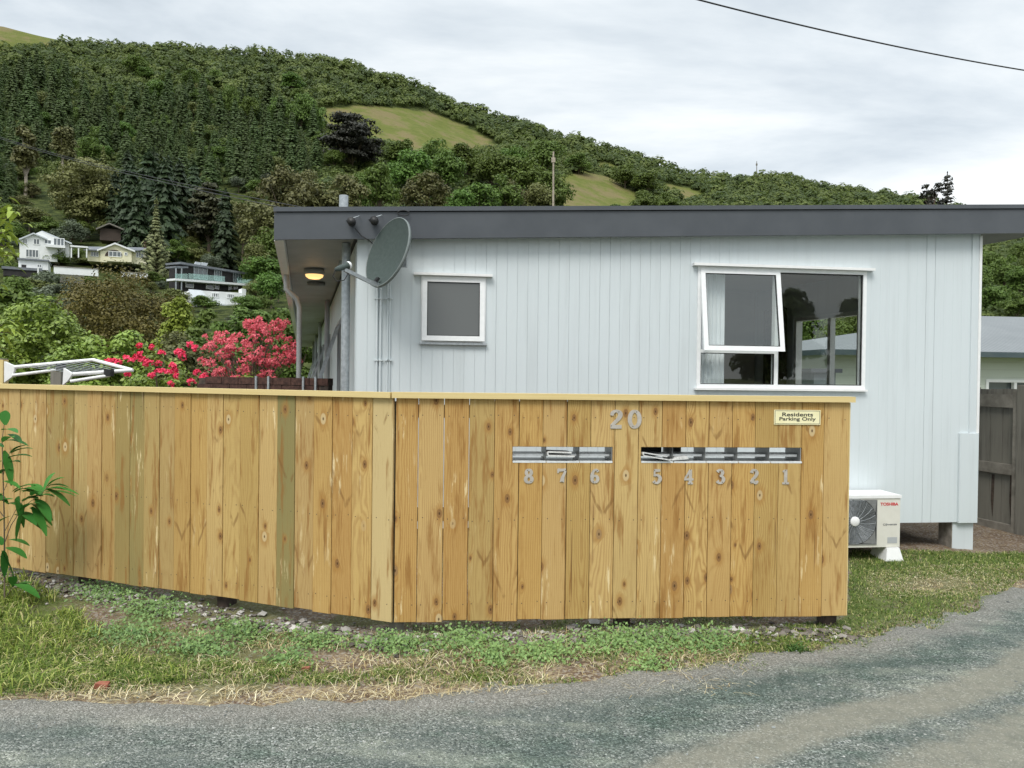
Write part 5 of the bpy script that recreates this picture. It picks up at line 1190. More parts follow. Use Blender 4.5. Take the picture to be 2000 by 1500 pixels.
# plantation conifers, every tree its own object
cm = [proto_single('conifer_tree', '', '', conifer('c', 13, w_, Mt['conifer'], 100 + i, 19, 9, .3, .5, .05, .8), (Mt['conifer'], Mt['bark']), '') for i, w_ in enumerate((7.4, 6.2, 8.0, 6.8))]
dm = [proto_single('dark_conifer', '', '', conifer('c', 14, w_, Mt['dconifer'], 120 + i, 18, 9, .35, .7, .03, .7), (Mt['dconifer'], Mt['bark']), '') for i, w_ in enumerate((7.5, 6.5))]
rc = random.Random(11); pts = []
for py in range(168, 480, 16):
    for px in np.arange(-100 + rc.uniform(0, 30), 680, 33):
        x_, y_ = px + rc.uniform(-9, 9), py + rc.uniform(-5, 5)
        if inpoly(np.array([x_]), np.array([y_ - 18]), CONIF)[0] and not inpoly(np.array([x_]), np.array([y_]), [(30, 330), (240, 300), (250, 480), (30, 480)])[0]: pts.append((x_, y_))
print('conifers', len(pts)); pts = pts[::-1][:290]
for x_, y_ in pts:
    p_ = hill(x_, y_); s_ = rc.choice([rc.uniform(.55, .8), rc.uniform(.8, 1.2), rc.uniform(.85, 1.15)]) * 1.02 * (p_.y / 250) ** .7
    inst(rc.choice(cm), 'conifer_tree', 'dark blue-green conifer standing in the dense plantation on the hillside', 'conifer', 'conifers of the hillside plantation', p_, rc.uniform(0, 6.28), (s_ * rc.uniform(.95, 1.3), s_ * 1.1, s_))
for px, by, s_ in ((255, 490, 1.5), (290, 505, 1.7), (320, 515, 1.6), (350, 480, 1.5), (270, 520, 1.2), (330, 440, 1.35), (380, 470, 1.4), (300, 440, 1.5), (250, 430, 1.4), (440, 520, 1.2), (225, 470, 1.2)):
    inst(rc.choice(dm), 'dark_conifer', 'almost black broad conifer standing behind the ringed spire tree and houses', 'conifer', 'dark conifers behind the hillside houses', hill(px, by), rc.uniform(0, 6.28), (s_, s_, s_ * .95))
# mixed woodland below the plantation
wm = {}
for key, seed, kw in (('broad', 201, dict(ncl=30, nleaf=150, leaf=.30)), ('bright', 202, dict(ncl=30, nleaf=150, leaf=.32)), ('gum', 203, dict(ncl=34, nleaf=140, leaf=.27, clump=.16)), ('grey', 204, dict(ncl=26, nleaf=150, leaf=.27)), ('olive', 205, dict(ncl=30, nleaf=150, leaf=.28))):
    wm[key] = [proto_single('woodland_tree', '', '', broad(9, 9, seed + 10 * j, lo=.1, **kw), (Mt[key], Mt['bark']), '') for j in range(2)]
LBL = {'broad': 'mid-green rounded tree in the mixed woodland on the lower hillside', 'bright': 'bright green rounded tree in the mixed woodland above the roofline', 'gum': 'brownish olive gum tree in the woodland behind the house roof', 'grey': 'grey-green bushy tree among the hillside gardens', 'olive': 'olive green bushy tree among the hillside gardens'}
GRP = {k: {'broad': 'mid-green woodland trees', 'bright': 'bright green woodland trees', 'gum': 'brownish gum trees', 'grey': 'grey-green garden trees', 'olive': 'olive garden trees'}[k] for k in LBL}
def wtree(k, px, by, ty, wpx):
    p_ = hill(px, by); mpp = p_.y / F; h = (by - ty) * mpp; w_ = wpx * mpp
    inst(rc.choice(wm[k]), 'woodland_tree', LBL[k], 'tree', GRP[k], p_, rc.uniform(0, 6.28), (w_ / 8.6, w_ / 8.6, h / 9.2))
for a in (('bright', 590, 265, 182, 50), ('bright', 545, 255, 190, 42), ('broad', 490, 245, 188, 44), ('bright', 615, 270, 195, 40), ('broad', 450, 240, 165, 40), ('broad', 210, 215, 165, 40),
          ('broad', 780, 345, 270, 70), ('bright', 800, 390, 292, 90), ('broad', 850, 360, 270, 70), ('bright', 870, 385, 300, 80), ('broad', 910, 360, 280, 80), ('broad', 960, 380, 290, 80), ('bright', 1000, 350, 285, 60), ('broad', 1020, 400, 300, 90), ('broad', 1060, 360, 268, 80),
          ('gum', 560, 480, 330, 120), ('gum', 520, 520, 400, 110), ('gum', 620, 480, 362, 120), ('gum', 475, 500, 395, 80), ('gum', 600, 440, 335, 70), ('gum', 680, 460, 345, 90), ('gum', 830, 440, 340, 100), ('broad', 740, 430, 315, 80), ('broad', 700, 430, 335, 60), ('bright', 890, 440, 370, 80), ('bright', 940, 440, 355, 80), ('broad', 985, 440, 345, 80), ('gum', 1000, 440, 355, 70),
          ('broad', 1080, 430, 330, 70), ('olive', 1050, 440, 350, 80), ('broad', 1130, 345, 300, 50), ('broad', 1220, 370, 322, 50), ('broad', 1260, 385, 335, 60), ('broad', 1260, 430, 375, 60), ('broad', 1300, 430, 378, 60), ('broad', 1200, 440, 400, 60), ('olive', 1140, 450, 398, 60),
          ('broad', 25, 440, 395, 60), ('olive', 60, 450, 400, 70), ('broad', 100, 470, 425, 60), ('grey', 140, 480, 430, 60), ('grey', 115, 485, 450, 40), ('broad', 160, 470, 430, 50), ('olive', 215, 470, 425, 50), ('broad', 20, 480, 430, 60), ('olive', 235, 480, 450, 40),
          ('broad', 345, 520, 470, 60), ('olive', 390, 520, 480, 60), ('grey', 415, 530, 495, 40), ('bright', 515, 560, 500, 90), ('olive', 500, 540, 470, 60), ('broad', 530, 530, 440, 80), ('bright', 530, 600, 530, 70), ('olive', 500, 590, 540, 50),
          ('olive', 165, 520, 505, 50), ('broad', 110, 525, 483, 50), ('broad', 150, 512, 484, 30), ('broad', 190, 518, 487, 36), ('olive', 255, 520, 500, 40), ('grey', 255, 530, 498, 34), ('grey', 100, 580, 530, 70), ('olive', 60, 590, 540, 90), ('grey', 120, 600, 545, 60), ('broad', 30, 600, 535, 70), ('broad', 400, 610, 575, 50), ('olive', 340, 600, 560, 50), ('broad', 300, 560, 530, 50), ('bright', 480, 620, 575, 60),
          ('broad', 1925, 560, 485, 60), ('broad', 1960, 575, 500, 60), ('bright', 1990, 590, 520, 60), ('broad', 2020, 560, 480, 60), ('broad', 1900, 590, 510, 60), ('bright', 1940, 620, 555, 60), ('broad', 1985, 630, 570, 60), ('broad', 1880, 540, 470, 60), ('broad', 1990, 520, 470, 40),
          ('bright', 1585, 690, 600, 70), ('broad', 1630, 700, 620, 70), ('broad', 1670, 690, 600, 70), ('broad', 1740, 650, 560, 80), ('broad', 1800, 640, 560, 80), ('bright', 1840, 660, 580, 70)): wtree(*a)
rg = random.Random(41)
for _ in range(70):
    x_, y_ = rg.uniform(-60, 1150), rg.uniform(150, 345)
    if y_ < np.interp(x_, RX_, RY_) + 45 or any(inpoly(np.array([x_]), np.array([y_ - dy]), po)[0] for po in CLEAR for dy in (0, 25)): continue
    w_ = rg.uniform(30, 54); wtree(rg.choice(['broad', 'broad', 'bright', 'olive']), x_, y_, y_ - w_ * rg.uniform(.8, 1.15), w_)
rf = random.Random(19); nfill = 0
for _ in range(800):
    x_, y_ = rf.uniform(-60, 545), rf.uniform(345, 640)
    if any(a < x_ < c and b_ < y_ < d for a, b_, c, d in ((25, 440, 150, 556), (128, 462, 298, 560), (318, 500, 492, 632), (285, 380, 330, 560))): continue
    k_ = rf.choice(['broad', 'olive', 'broad', 'grey', 'gum', 'olive']); w_ = rf.uniform(24, 44); wtree(k_, x_, y_, y_ - w_ * rf.uniform(.7, 1.05), w_); nfill += 1
    if nfill > 150: break
# single notable trees
def solo(name, label, cat, geo_f, mat, px, by, ty, wpx, bark=None):
    p_ = hill(px, by); mpp = p_.y / F; return plant(name, label, cat, geo_f((by - ty) * mpp, wpx * mpp), mat, p_, None, bark)
solo('macrocarpa_tree', 'huge near-black spreading cypress at the edge of the grass clearing', 'tree', lambda h, w: broad(h, w, 301, 80, 160, .6, .0, .15, .8, 0, True), Mt['dark'], 688, 335, 214, 128)
solo('olive_tree', 'large rounded olive-green tree above the hillside houses', 'tree', lambda h, w: broad(h, w, 302, 90, 220, .34, .05, .14, .7), leafmat('dome_tree_leaves', (.14, .155, .05), (.21, .225, .08), trans=.2), 172, 462, 308, 158)
solo('cypress_tree', 'dark brown-green tree with layered branches right of the ringed spire tree', 'tree', lambda h, w: broad(h, w, 303, 60, 90, .55, .0, .16, 1, .75, True), leafmat('brown_green_needles', (.025, .03, .014), (.065, .068, .03)), 408, 490, 338, 88)
for px, by, ty, w_, lab in ((52, 392, 248, 46, 'tall slim gum tree with a bare pale trunk nearest the photo edge'), (124, 350, 246, 42, 'shorter tall gum tree of brownish foliage second along the conifers')):
    solo('tall_gum_tree', lab, 'tree', lambda h, w: broad(h, w, 304 + int(px), 34, 90, .55, .24, .24, 1.3), Mt['gum'], px, by, ty, w_, Mt['palebark'])
p_ = hill(305, 552); mpp = p_.y / F
plant('spire_pine', 'tall narrow ringed pine spire rising between the yellow and the black house', 'pine', conifer('n', 165 * mpp, 92 * mpp, None, 305, 27, 10, -.22, .36, .04, 1.45), leafmat('spire_needles', (.10, .12, .045), (.19, .21, .085)), p_)
p_ = hill(204, 345); plant('pointed_pine', 'small pointed yellow-green pine top peeping over the large olive tree', 'pine', conifer('n', 58 * p_.y / F, 30 * p_.y / F, None, 306, 14, 8, .2, .5), Mt['olive'], p_)
# skyline pair behind the roof
for px, Yd, ty, w_, geo, lab in ((1818, 120, 352, 50, lambda h, w: broad(h, w, 311, 15, 38, .30, .42, .13), 'thin dark round-headed tree on the skyline above the roof'), (1848, 124, 338, 40, lambda h, w: conifer('s', h, w * 1.25, None, 312, 13, 5, -.2, .38, .3, .45), 'thin dark pointed tree on the skyline beside a round-headed one')):
    t_ = P(px, ty, Yd); b_ = P(px, 470, Yd); 
    plant('skyline_tree', lab, 'tree', geo(t_.z - b_.z, w_ * Yd / F), Mt['dark'], b_)
# masts and the pole
def mast(px, by, ty, Y, wd, name, label, mat, arm=False):
    b_ = P(px, by, Y); t_ = P(px, ty, Y); o = thing(name, label, 'mast' if not arm else 'pole', b_); m = MB(); m.tube([b_ - V((0, 0, 3)), t_], [wd, wd * .7], 8); m.build('shaft', mat, o)
    m = MB(); m.box(t_.x - wd * 1.6, t_.y - wd, t_.z - wd * 9, t_.x + wd * 1.6, t_.y + wd, t_.z - wd * 5); m.build('fitting', mat, o); return o
mast(1478, 346, 315, 560, .35, 'radio_mast', 'tall thin mast on the grassy knoll of the ridge', Mt['gatewood'])
mast(1394, 352, 334, 560, .25, 'radio_mast', 'short thin mast on the ridge before the grassy knoll', Mt['gatewood'])
mast(1081, 430, 296, 70, .115, 'utility_pole', 'pale utility pole rising in front of the trees behind the roof', Mt['palebark'], True)

# ------------------------------------------------------------------ hillside houses
def hface(px_l, Y_l, px_r, Y_r):
    if abs(Y_l - Y_r) > 4: return plane_px(px_l, Y_l, px_r, Y_r)
    ac = ((px_l + px_r) / 2 - CX) / F + .10; k = Y_l * (1 + ac * ac)
    return plane_px(px_l, k / (1 + ac * (px_l - CX) / F), px_r, k / (1 + ac * (px_r - CX) / F))
Mt['hwhite'] = spotty('white_weatherboard', (.74, .76, .76), (.8, .82, .82), .8, .6)
Mt['hyellow'] = spotty('cream_yellow_weatherboard', (.74, .71, .50), (.78, .75, .55), .8, .7)
Mt['hgrey'] = spotty('grey_roofing', (.14, .155, .175), (.2, .215, .235), 1, .7)
Mt['hblack'] = spotty('black_stained_boards', (.016, .015, .016), (.032, .029, .029), 1.5, .7)
Mt['hroofwhite'] = spotty('white_iron_roof', (.50, .54, .57), (.58, .62, .65), .8, .5)
def prect(mb, pl, x0, y0, x1, y1, wa, wb):
    ym = (y0 + y1) / 2; a = pl.hit((x0), ym)[0]; b_ = pl.hit(x1, ym)[0]; xm = (x0 + x1) / 2; mb.pbox(pl, a, b_, pl.hit(xm, y1)[1], pl.hit(xm, y0)[1], wa, wb)
def win(h, pl, x0, y0, x1, y1, w=.0, mull=1, fm=None):
    m = MB(); a, b_ = pl.hit(x0, y0)[0], pl.hit(x1, y0)[0]; zt_, zb_ = pl.hit((x0 + x1) / 2, y0)[1], pl.hit((x0 + x1) / 2, y1)[1]; frame(m, pl, a, b_, zb_, zt_, .12, w - .02, w + .08)
    for k in range(1, mull + 1): c = a + (b_ - a) * k / (mull + 1); m.pbox(pl, c - .05, c + .05, zb_ + .12, zt_ - .12, w - .02, w + .07)
    f = m.build('window', fm or Mt['hwhite'], h); g = MB(); g.pbox(pl, a + .06, b_ - .06, zb_ + .06, zt_ - .06, w + .015, w + .03); g.build('pane', Mt['farglass'], f)
def gable(mb, pl, xl, yl, xc, yc, xr, yr, wa, wb, th=.25):
    L_, C_, R_ = pl.hit(xl, yl), pl.hit(xc, yc), pl.hit(xr, yr)
    for (p_, q_) in ((L_, C_), (C_, R_)):
        a = [pl.pt(p_[0], p_[1], wa), pl.pt(q_[0], q_[1], wa), pl.pt(q_[0], q_[1], wb), pl.pt(p_[0], p_[1], wb)]; mb.hexa([v_ - V((0, 0, th)) for v_ in a] + a)
# white two-storey house
hp = hface(30, 142, 140, 139); h = thing('hillside_house', 'white two-storey hillside house with low gables and a glazed corner', 'house', hp.pt(4, hp.hit(80, 505)[1]))
m = MB(); prect(m, hp, 38, 468, 112, 509, 0, -7); prect(m, hp, 100, 470, 134, 500, -1.0, -7.5)
m.prism([hp.pt(*hp.hit(x_, y_), -.03) for x_, y_ in ((38, 469), (80, 452), (112, 466), (112, 470), (38, 472))], hp.n * -6.5); m.build('wall', Mt['hwhite'], h)
m = MB(); gable(m, hp, 33, 469, 66, 455, 92, 466, .5, -7); m.build('roof', Mt['hroofwhite'], h); m = MB(); gable(m, hp, 60, 460, 82, 450, 140, 474, -.2, -8); m.build('roof', Mt['hroofwhite'], h)
for a in ((44, 466, 54, 477), (65, 466, 78, 478), (86, 468, 101, 477)): win(h, hp, *a)
win(h, hp, 104, 465, 126, 484, .0, 2); win(h, hp, 50, 487, 76, 503, 0, 3)
m = MB(); prect(m, hp, 90, 480, 128, 485, .02, 1.2); m.build('balcony', Mt['hwhite'], h)
hp = hface(30, 128, 110, 128); h = thing('garage', 'low white flat-roofed garage below the white two-storey house', 'garage', hp.pt(3, hp.hit(65, 528)[1])); m = MB(); prect(m, hp, 36, 509, 94, 526, 0, -6); m.build('wall', Mt['hwhite'], h)
m = MB(); prect(m, hp, 34, 506, 96, 509, .4, -6.3); m.build('roof', Mt['hgrey'], h); m = MB(); prect(m, hp, 42, 517, 51, 526, .02, .06); m.build('door', Mt['hblack'], h); win(h, hp, 72, 516, 82, 523, .01)
hp2 = hface(0, 126, 110, 126); h = thing('deck', 'dark timber carport deck in front of the white garage', 'deck', hp2.pt(3, hp2.hit(55, 540)[1])); m = MB(); prect(m, hp2, 3, 522, 82, 527, 0, -2); m.build('roof', Mt['hgrey'], h); m = MB(); prect(m, hp2, 6, 528, 80, 540, -.2, -1.8); m.build('boarding', Mt['hblack'], h)
m = MB(); prect(m, hp2, 73, 522, 76, 540, .03, .2); m.build('post', Mt['hwhite'], h)
# yellow bungalow
hp = hface(150, 145, 290, 145); h = thing('hillside_house', 'cream-yellow bungalow with grey roof and an arched porch gable', 'house', hp.pt(6, hp.hit(225, 512)[1]))
m = MB(); prect(m, hp, 170, 488, 284, 512, -.8, -7); m.prism([hp.pt(*hp.hit(x_, y_), .0) for x_, y_ in ((196, 512), (196, 487), (225, 476), (257, 488), (257, 512))], hp.n * -4); m.build('wall', Mt['hyellow'], h)
m = MB(); A = [hp.pt(*hp.hit(x_, y_), w_) for x_, y_, w_ in ((163, 487, 0), (290, 488, 0), (284, 477, -4), (168, 475, -4))]; m.hexa([v_ - V((0, 0, .2)) for v_ in A] + A); m.build('roof', Mt['hgrey'], h)
m = MB(); gable(m, hp, 190, 488, 225, 474.5, 264, 490, .5, -3, .3); m.build('gable_roof', Mt['hwhite'], h)
m = MB(); m.prism([hp.pt(*hp.hit(222 + 17 * math.cos(t), 500 - 12 * math.sin(t)), .04) for t in np.linspace(0, PI, 14)], hp.n * .05); m.build('porch_arch', Mt['darkwood'], h)
win(h, hp, 212, 491, 237, 502, .12, 2); win(h, hp, 243, 493, 249, 499, .03, 0); win(h, hp, 265, 491, 280, 502, -.78, 2); win(h, hp, 176, 490, 192, 500, -.78, 2)
m = MB(); prect(m, hp, 279, 467, 284, 480, -3, -3.8); m.build('chimney', Mt['brick'], h); m = MB(); prect(m, hp, 208, 505, 240, 511, .1, .4); m.build('balustrade', Mt['hyellow'], h)
hp = hface(135, 141, 175, 141); h = thing('pergola', 'white pergola beside the yellow bungalow', 'pergola', hp.pt(1, hp.hit(150, 500)[1])); m = MB(); prect(m, hp, 137, 480, 172, 483, 0, -2); m.build('beam', Mt['hwhite'], h)
for px in (138, 152, 168): m = MB(); prect(m, hp, px, 483.2, px + 2.4, 503, -.1, -.3); m.build('post', Mt['hwhite'], h)
# black modern house
hp = hface(348, 124, 476, 136); h = thing('hillside_house', 'black two-storey modern house with green glass balconies', 'house', hp.pt(6, hp.hit(410, 570)[1]))
def qd4(mb, pl, pts, wa, wb): A = [pl.pt(*pl.hit(x_, y_), wa) for x_, y_ in pts]; mb.prism(A, pl.n * (wb - wa))
m = MB(); qd4(m, hp, [(350, 575), (474, 580), (472, 534), (350, 516)], 0, -2.6); m.build('wall', Mt['hblack'], h)
m = MB(); qd4(m, hp, [(346, 516), (477, 536), (477, 533), (346, 512)], .9, -3); m.build('roof', Mt['hgrey'], h)
m = MB(); qd4(m, hp, [(325, 549), (478, 560), (478, 556), (325, 545)], 2.2, .02); m.build('balcony', Mt['hwhite'], h)
for pts_ in ([(326, 546), (350, 547), (350, 536), (326, 536)], [(352, 547), (423, 552), (423, 541), (352, 535)], [(447, 554), (477, 557), (477, 546), (447, 542)]): m = MB(); qd4(m, hp, pts_, 2.1, 2.06); m.build('balustrade', Mt['teal'], h)
for a in ((378, 519, 405, 545), (418, 527, 433, 548), (455, 533, 470, 552)): win(h, hp, *a, 0, 2, Mt['galv'])
for a in ((362, 549, 378, 562), (402, 552, 417, 565), (419, 553, 428, 565), (446, 558, 453, 571), (456, 559, 464, 572)): win(h, hp, *a, 0, 0, Mt['hwhite'])
m = MB(); qd4(m, hp, [(327, 524), (352, 525), (352, 522), (327, 521)], 2.0, -.5); m.build('porch_roof', Mt['hgrey'], h)
for px in (328, 339): m = MB(); prect(m, hp, px, 524.5, px + 1.5, 568, 1.8, 1.95); m.build('post', Mt['galv'], h)
for k in (0, 1): m = MB(); x_ = 386 + 13 * k; qd4(m, hp, [(x_, 519 + k), (x_ + 11, 520.5 + k), (x_ + 15, 512 + k), (x_ + 4, 510.5 + k)], -1.0, -1.15); m.build('solar_panel', Mt['hroofwhite'], h)
# white house in front of it
hp = hface(352, 112, 480, 118); h = thing('hillside_house', 'white house with a steep pale roof just below the black house', 'house', hp.pt(6, hp.hit(420, 612)[1]))
m = MB(); qd4(m, hp, [(355, 615), (476, 615), (474, 572), (385, 567), (372, 567), (355, 582)], 0, -6); m.build('wall', Mt['hwhite'], h)
m = MB(); A = [hp.pt(*hp.hit(x_, y_), w_) for x_, y_, w_ in ((372, 590, 1.2), (412, 594, 1.2), (393, 567, -.0), (368, 565, -.0))]; m.hexa([v_ - hp.n * .1 for v_ in A] + [v_ + hp.n * .1 for v_ in A]); m.build('roof', Mt['hroofwhite'], h)
m = MB(); qd4(m, hp, [(372, 593), (470, 600), (470, 598), (372, 590)], .9, .02); m.build('verandah_roof', Mt['hroofwhite'], h)
for a in ((413, 572, 428, 581), (443, 574, 458, 583)): win(h, hp, *a, .0, 3)
win(h, hp, 392, 600, 400, 612, 0, 0); win(h, hp, 408, 600, 425, 611, 0, 1); m = MB(); prect(m, hp, 472, 564, 480, 612, .1, -1.5); m.build('chimney', Mt['hwhite'], h)
# hut and retaining walls
hp = hface(190, 160, 240, 160); h = thing('timber_hut', 'brown timber hut half hidden in trees above the yellow bungalow', 'hut', hp.pt(2, hp.hit(212, 470)[1])); m = MB(); prect(m, hp, 195, 447, 236, 470, 0, -5); m.build('wall', Mt['darkwood'], h); m = MB(); gable(m, hp, 188, 447, 214, 436, 242, 448, .8, -5.5, .3); m.build('roof', Mt['gatewood'], h)
for a, lab in (((105, 523, 192, 537, 118), 'long white garden retaining wall below the white house'), ((236, 533, 288, 542, 116), 'short white garden retaining wall left of the black house')):
    hp = hface(a[0], a[4], a[2], a[4]); h = thing('retaining_wall', lab, 'wall', hp.pt(1, hp.hit(a[0], a[3])[1])); m = MB(); prect(m, hp, a[0], a[1], a[2], a[3], 0, -.6); m.build('face', Mt['hwhite'], h); m = MB(); prect(m, hp, a[0] - 1, a[1] - 1, a[2] + 1, a[1] - .05, .1, -.7); m.build('coping', Mt['concrete'], h)
hp = hface(118, 110, 165, 110); h = thing('deck_railing', 'grey slatted deck railing below the long white retaining wall', 'railing', hp.pt(1, hp.hit(140, 552)[1])); m = MB()
for k in range(22): prect(m, hp, 118 + k * 2.1, 539, 119.2 + k * 2.1, 550, 0, -.05)
m.build('balusters', Mt['gatewood'], h); m = MB(); prect(m, hp, 117, 537.6, 165, 539, .02, -.08); prect(m, hp, 117, 550.2, 165, 553, .02, -2.5); m.build('deck', Mt['gatewood'], h)

# ------------------------------------------------------------------ gardens behind the fence
def garden(name, label, cat, px, Y, ty, wpx, mat, seed, zb=0.0, **kw):
    c = P(px, 700, Y); H = P(px, ty, Y).z - zb; Wd = wpx * Y / F; geo = broad(H, Wd, seed, **kw)
    return plant(name, label, cat, geo, mat, (c.x, c.y, zb), crown='foliage')
garden('bronze_tree', 'large feathery bronze-green tree in front of the hillside gardens', 'tree', 235, 42, 520, 300, Mt['brown'], 401, ncl=110, nleaf=260, leaf=.085, lo=.0, clump=.11, flat=1.2)
garden('grey_shrub', 'dark grey-green bushy tree left of the bronze tree', 'tree', 105, 50, 535, 110, Mt['grey'], 402, ncl=50, nleaf=200, leaf=.12, lo=.0, clump=.17)
garden('yellow_green_tree', 'yellow-green small-leaved tree right of the bronze tree', 'tree', 350, 30, 572, 95, Mt['yellowgreen'], 403, ncl=50, nleaf=160, leaf=.08, lo=.05, clump=.15, flat=1.2)
garden('green_tree', 'fresh green tree just behind the coral azalea bush', 'tree', 480, 26, 582, 150, Mt['bright'], 404, ncl=60, nleaf=190, leaf=.085, lo=.0, clump=.14)
garden('dark_shrub', 'dark green spiky shrub below the steep-roofed white house', 'shrub', 405, 28, 600, 100, Mt['broad'], 405, ncl=50, nleaf=180, leaf=.09, lo=.0, clump=.16)
garden('olive_shrub', 'olive-brown fine-twigged shrub behind the rose bush', 'shrub', 350, 17, 632, 190, Mt['gum'], 406, ncl=60, nleaf=150, leaf=.055, lo=.0, clump=.13)
garden('camellia_shrub', 'tall glossy dark-green shrub filling the garden above the clothesline', 'shrub', 70, 12.5, 548, 230, Mt['camellia'], 407, ncl=100, nleaf=210, leaf=.038, lo=.0, clump=.11)
garden('camellia_shrub', 'lower glossy green shrub between clothesline and rose bush', 'shrub', 205, 11.5, 620, 230, Mt['camellia'], 408, ncl=100, nleaf=210, leaf=.036, lo=.0, clump=.11)
garden('hedge_shrub', 'mid-green shrub at the far left below the tall glossy shrub', 'shrub', -40, 11, 600, 180, Mt['camellia'], 409, ncl=60, nleaf=120, leaf=.06, lo=.0, clump=.13)
garden('green_tree', 'mid-green tree behind the tall glossy shrub by the deck railing', 'tree', 40, 24, 535, 150, Mt['broad'], 410, ncl=46, nleaf=120, leaf=.14, lo=.0, clump=.15)
garden('garden_shrub', 'broad green shrub filling behind the roses and azalea', 'shrub', 420, 20, 650, 200, Mt['broad'], 411, ncl=70, nleaf=170, leaf=.07, lo=.0, clump=.14)
garden('green_tree', 'green tree beyond the far end of the walkway', 'tree', 575, 40, 590, 170, Mt['broad'], 412, ncl=60, nleaf=180, leaf=.11, lo=.0, clump=.14)
def flowers(par, cs, cr_, nf, size, mat, seed, petals=5, part='blossom'):
    r = np.random.default_rng(seed); Pn = []; Nn = []; Tn = []
    for c, R in zip(cs, cr_):
        for _ in range(nf):
            d = unit(r.normal(size=3)); d[1] = -abs(d[1]) * 1.0; d[2] = abs(d[2]) * .9 if r.random() < .75 else d[2]; f = np.array(c) + d * R * r.uniform(.85, 1.15)
            for k in range(petals): t_ = unit(r.normal(size=3)); Pn.append(f + t_ * size * .5); Tn.append(t_); Nn.append(d + r.normal(size=3) * .5)
    L = size * r.uniform(.6, 1.1, len(Pn)); v, qd = leaf_quads(np.array(Pn), np.array(Nn), L, L * .6, r, np.array(Tn)); v = v - np.array(par.location) * 0
    return np_mesh(part, v, qd, mat, par)
# coral azalea: open flower sprays over sparse foliage
az_c = []; az_r = []; ra = random.Random(9); az_b = P(488, 770, 11.6); az_st = []
for px, py, rx_, ry_, n_ in ((432, 672, 36, 30, 22), (488, 640, 34, 30, 24), (545, 690, 38, 30, 26), (470, 700, 50, 34, 34), (420, 712, 30, 28, 12), (510, 725, 44, 26, 22), (450, 738, 40, 16, 12), (530, 650, 26, 20, 9), (568, 700, 18, 16, 8), (545, 632, 20, 10, 5)):
    for _ in range(n_):
        a = ra.uniform(0, 6.283); q_ = ra.random() ** .5; c = P(px + rx_ * q_ * math.cos(a), py + ry_ * q_ * math.sin(a), 11.5 + ra.uniform(-.4, .45)); az_c.append(tuple(c)); az_r.append(ra.uniform(5, 11) * 11.5 / F)
        if ra.random() < .45: az_st.append([(az_b.x + ra.gauss(0, .08), az_b.y, .3), tuple((V((az_b.x, az_b.y, c.z * .6)) * .45 + c * .55)), tuple(c)])
bx_ = P(490, 700, 11.5); az = thing('azalea_bush', 'coral-pink flowering azalea bush beside the walkway', 'bush', (bx_.x, bx_.y, 0))
v, qd, m = broad(1.85, 1.75, 421, 50, 60, .03, .1, .12); v = v + np.array([bx_.x, bx_.y + .15, 0]); np_mesh('foliage', v, qd, Mt['camellia'], az); m.v = [(a + bx_.x, b_ + bx_.y + .15, c) for a, b_, c in m.v]; 
for t_ in az_st: m.tube(t_, [.014, .008, .003], 5)
m.mi = [0] * len(m.mi); m.build('stem', Mt['bark'], az)
flowers(az, az_c, az_r, 15, .021, Mt['pinkfl'], 422, 5)
ro_c = []; ro_r = []
for px, py, rpx in ((222, 708, 10), (213, 706, 7), (232, 709, 8), (246, 700, 6), (258, 706, 8), (268, 700, 9), (280, 705, 10), (290, 708, 9), (274, 692, 6), (286, 711, 7), (316, 690, 7), (310, 710, 7), (352, 691, 10), (358, 697, 9), (348, 688, 7), (373, 674, 8), (382, 680, 7), (297, 678, 5), (273, 676, 6), (337, 715, 8), (342, 722, 6), (318, 728, 9), (310, 726, 6), (330, 727, 6), (297, 734, 7), (375, 745, 9), (400, 738, 9), (408, 744, 8), (335, 750, 7), (250, 733, 6), (385, 728, 7), (345, 735, 6)):
    c = P(px, py, 9.6 + ra.uniform(-.25, .2)); ro_c.append(tuple(c)); ro_r.append(rpx * 9.6 / F * .8)
bx_ = P(318, 720, 9.8); rs = thing('rose_bush', 'rose bush with clustered crimson blooms behind the fence', 'bush', (bx_.x, bx_.y, 0))
v, qd, m = broad(1.95, 1.35, 431, 50, 90, .032, .05, .13); v = v + np.array([bx_.x, bx_.y + .1, 0]); np_mesh('foliage', v, qd, Mt['camellia'], rs); m.v = [(a + bx_.x, b_ + bx_.y + .1, c) for a, b_, c in m.v]; m.mi = [0] * len(m.mi); m.build('stem', Mt['bark'], rs)
flowers(rs, ro_c, ro_r, 14, .022, Mt['rosefl'], 432, 7)
# drooping-leaved tree at the left edge
def drooping(root, label, name, spots, leafL, leafW, mat, seed, stems, stemr, droop=.6):
    r = random.Random(seed); vs = []; fs = []
    for (p_, d) in spots:
        d = V(d).normalized(); sdv = d.cross(UP)
        if sdv.length < .01: sdv = V((1, 0, 0))
        sdv.normalize(); nrm = sdv.cross(d); L = leafL * r.uniform(.75, 1.2); Wd = leafW * r.uniform(.8, 1.2); b0 = len(vs); n = 6
        for i in range(n + 1):
            t = i / n; c = V(p_) + d * L * t - UP * L * droop * t * t; w_ = Wd * math.sin(PI * min(1, t * .92 + .05)) ** .8
            vs += [c - sdv * w_ + nrm * w_ * .25, c, c + sdv * w_ + nrm * w_ * .25]
        for i in range(n):
            for j in range(2): a = b0 + i * 3 + j; fs.append((a, a + 1, a + 4, a + 3))
    m = MB(); m.idx(vs, fs, True); m.build('foliage', mat, root); m = MB()
    for pts_, r0_, r1_ in stems: m.tube(pts_, [r0_ + (r1_ - r0_) * i / (len(pts_) - 1) for i in range(len(pts_))], 6)
    m.build('stem', Mt['bark'], root)
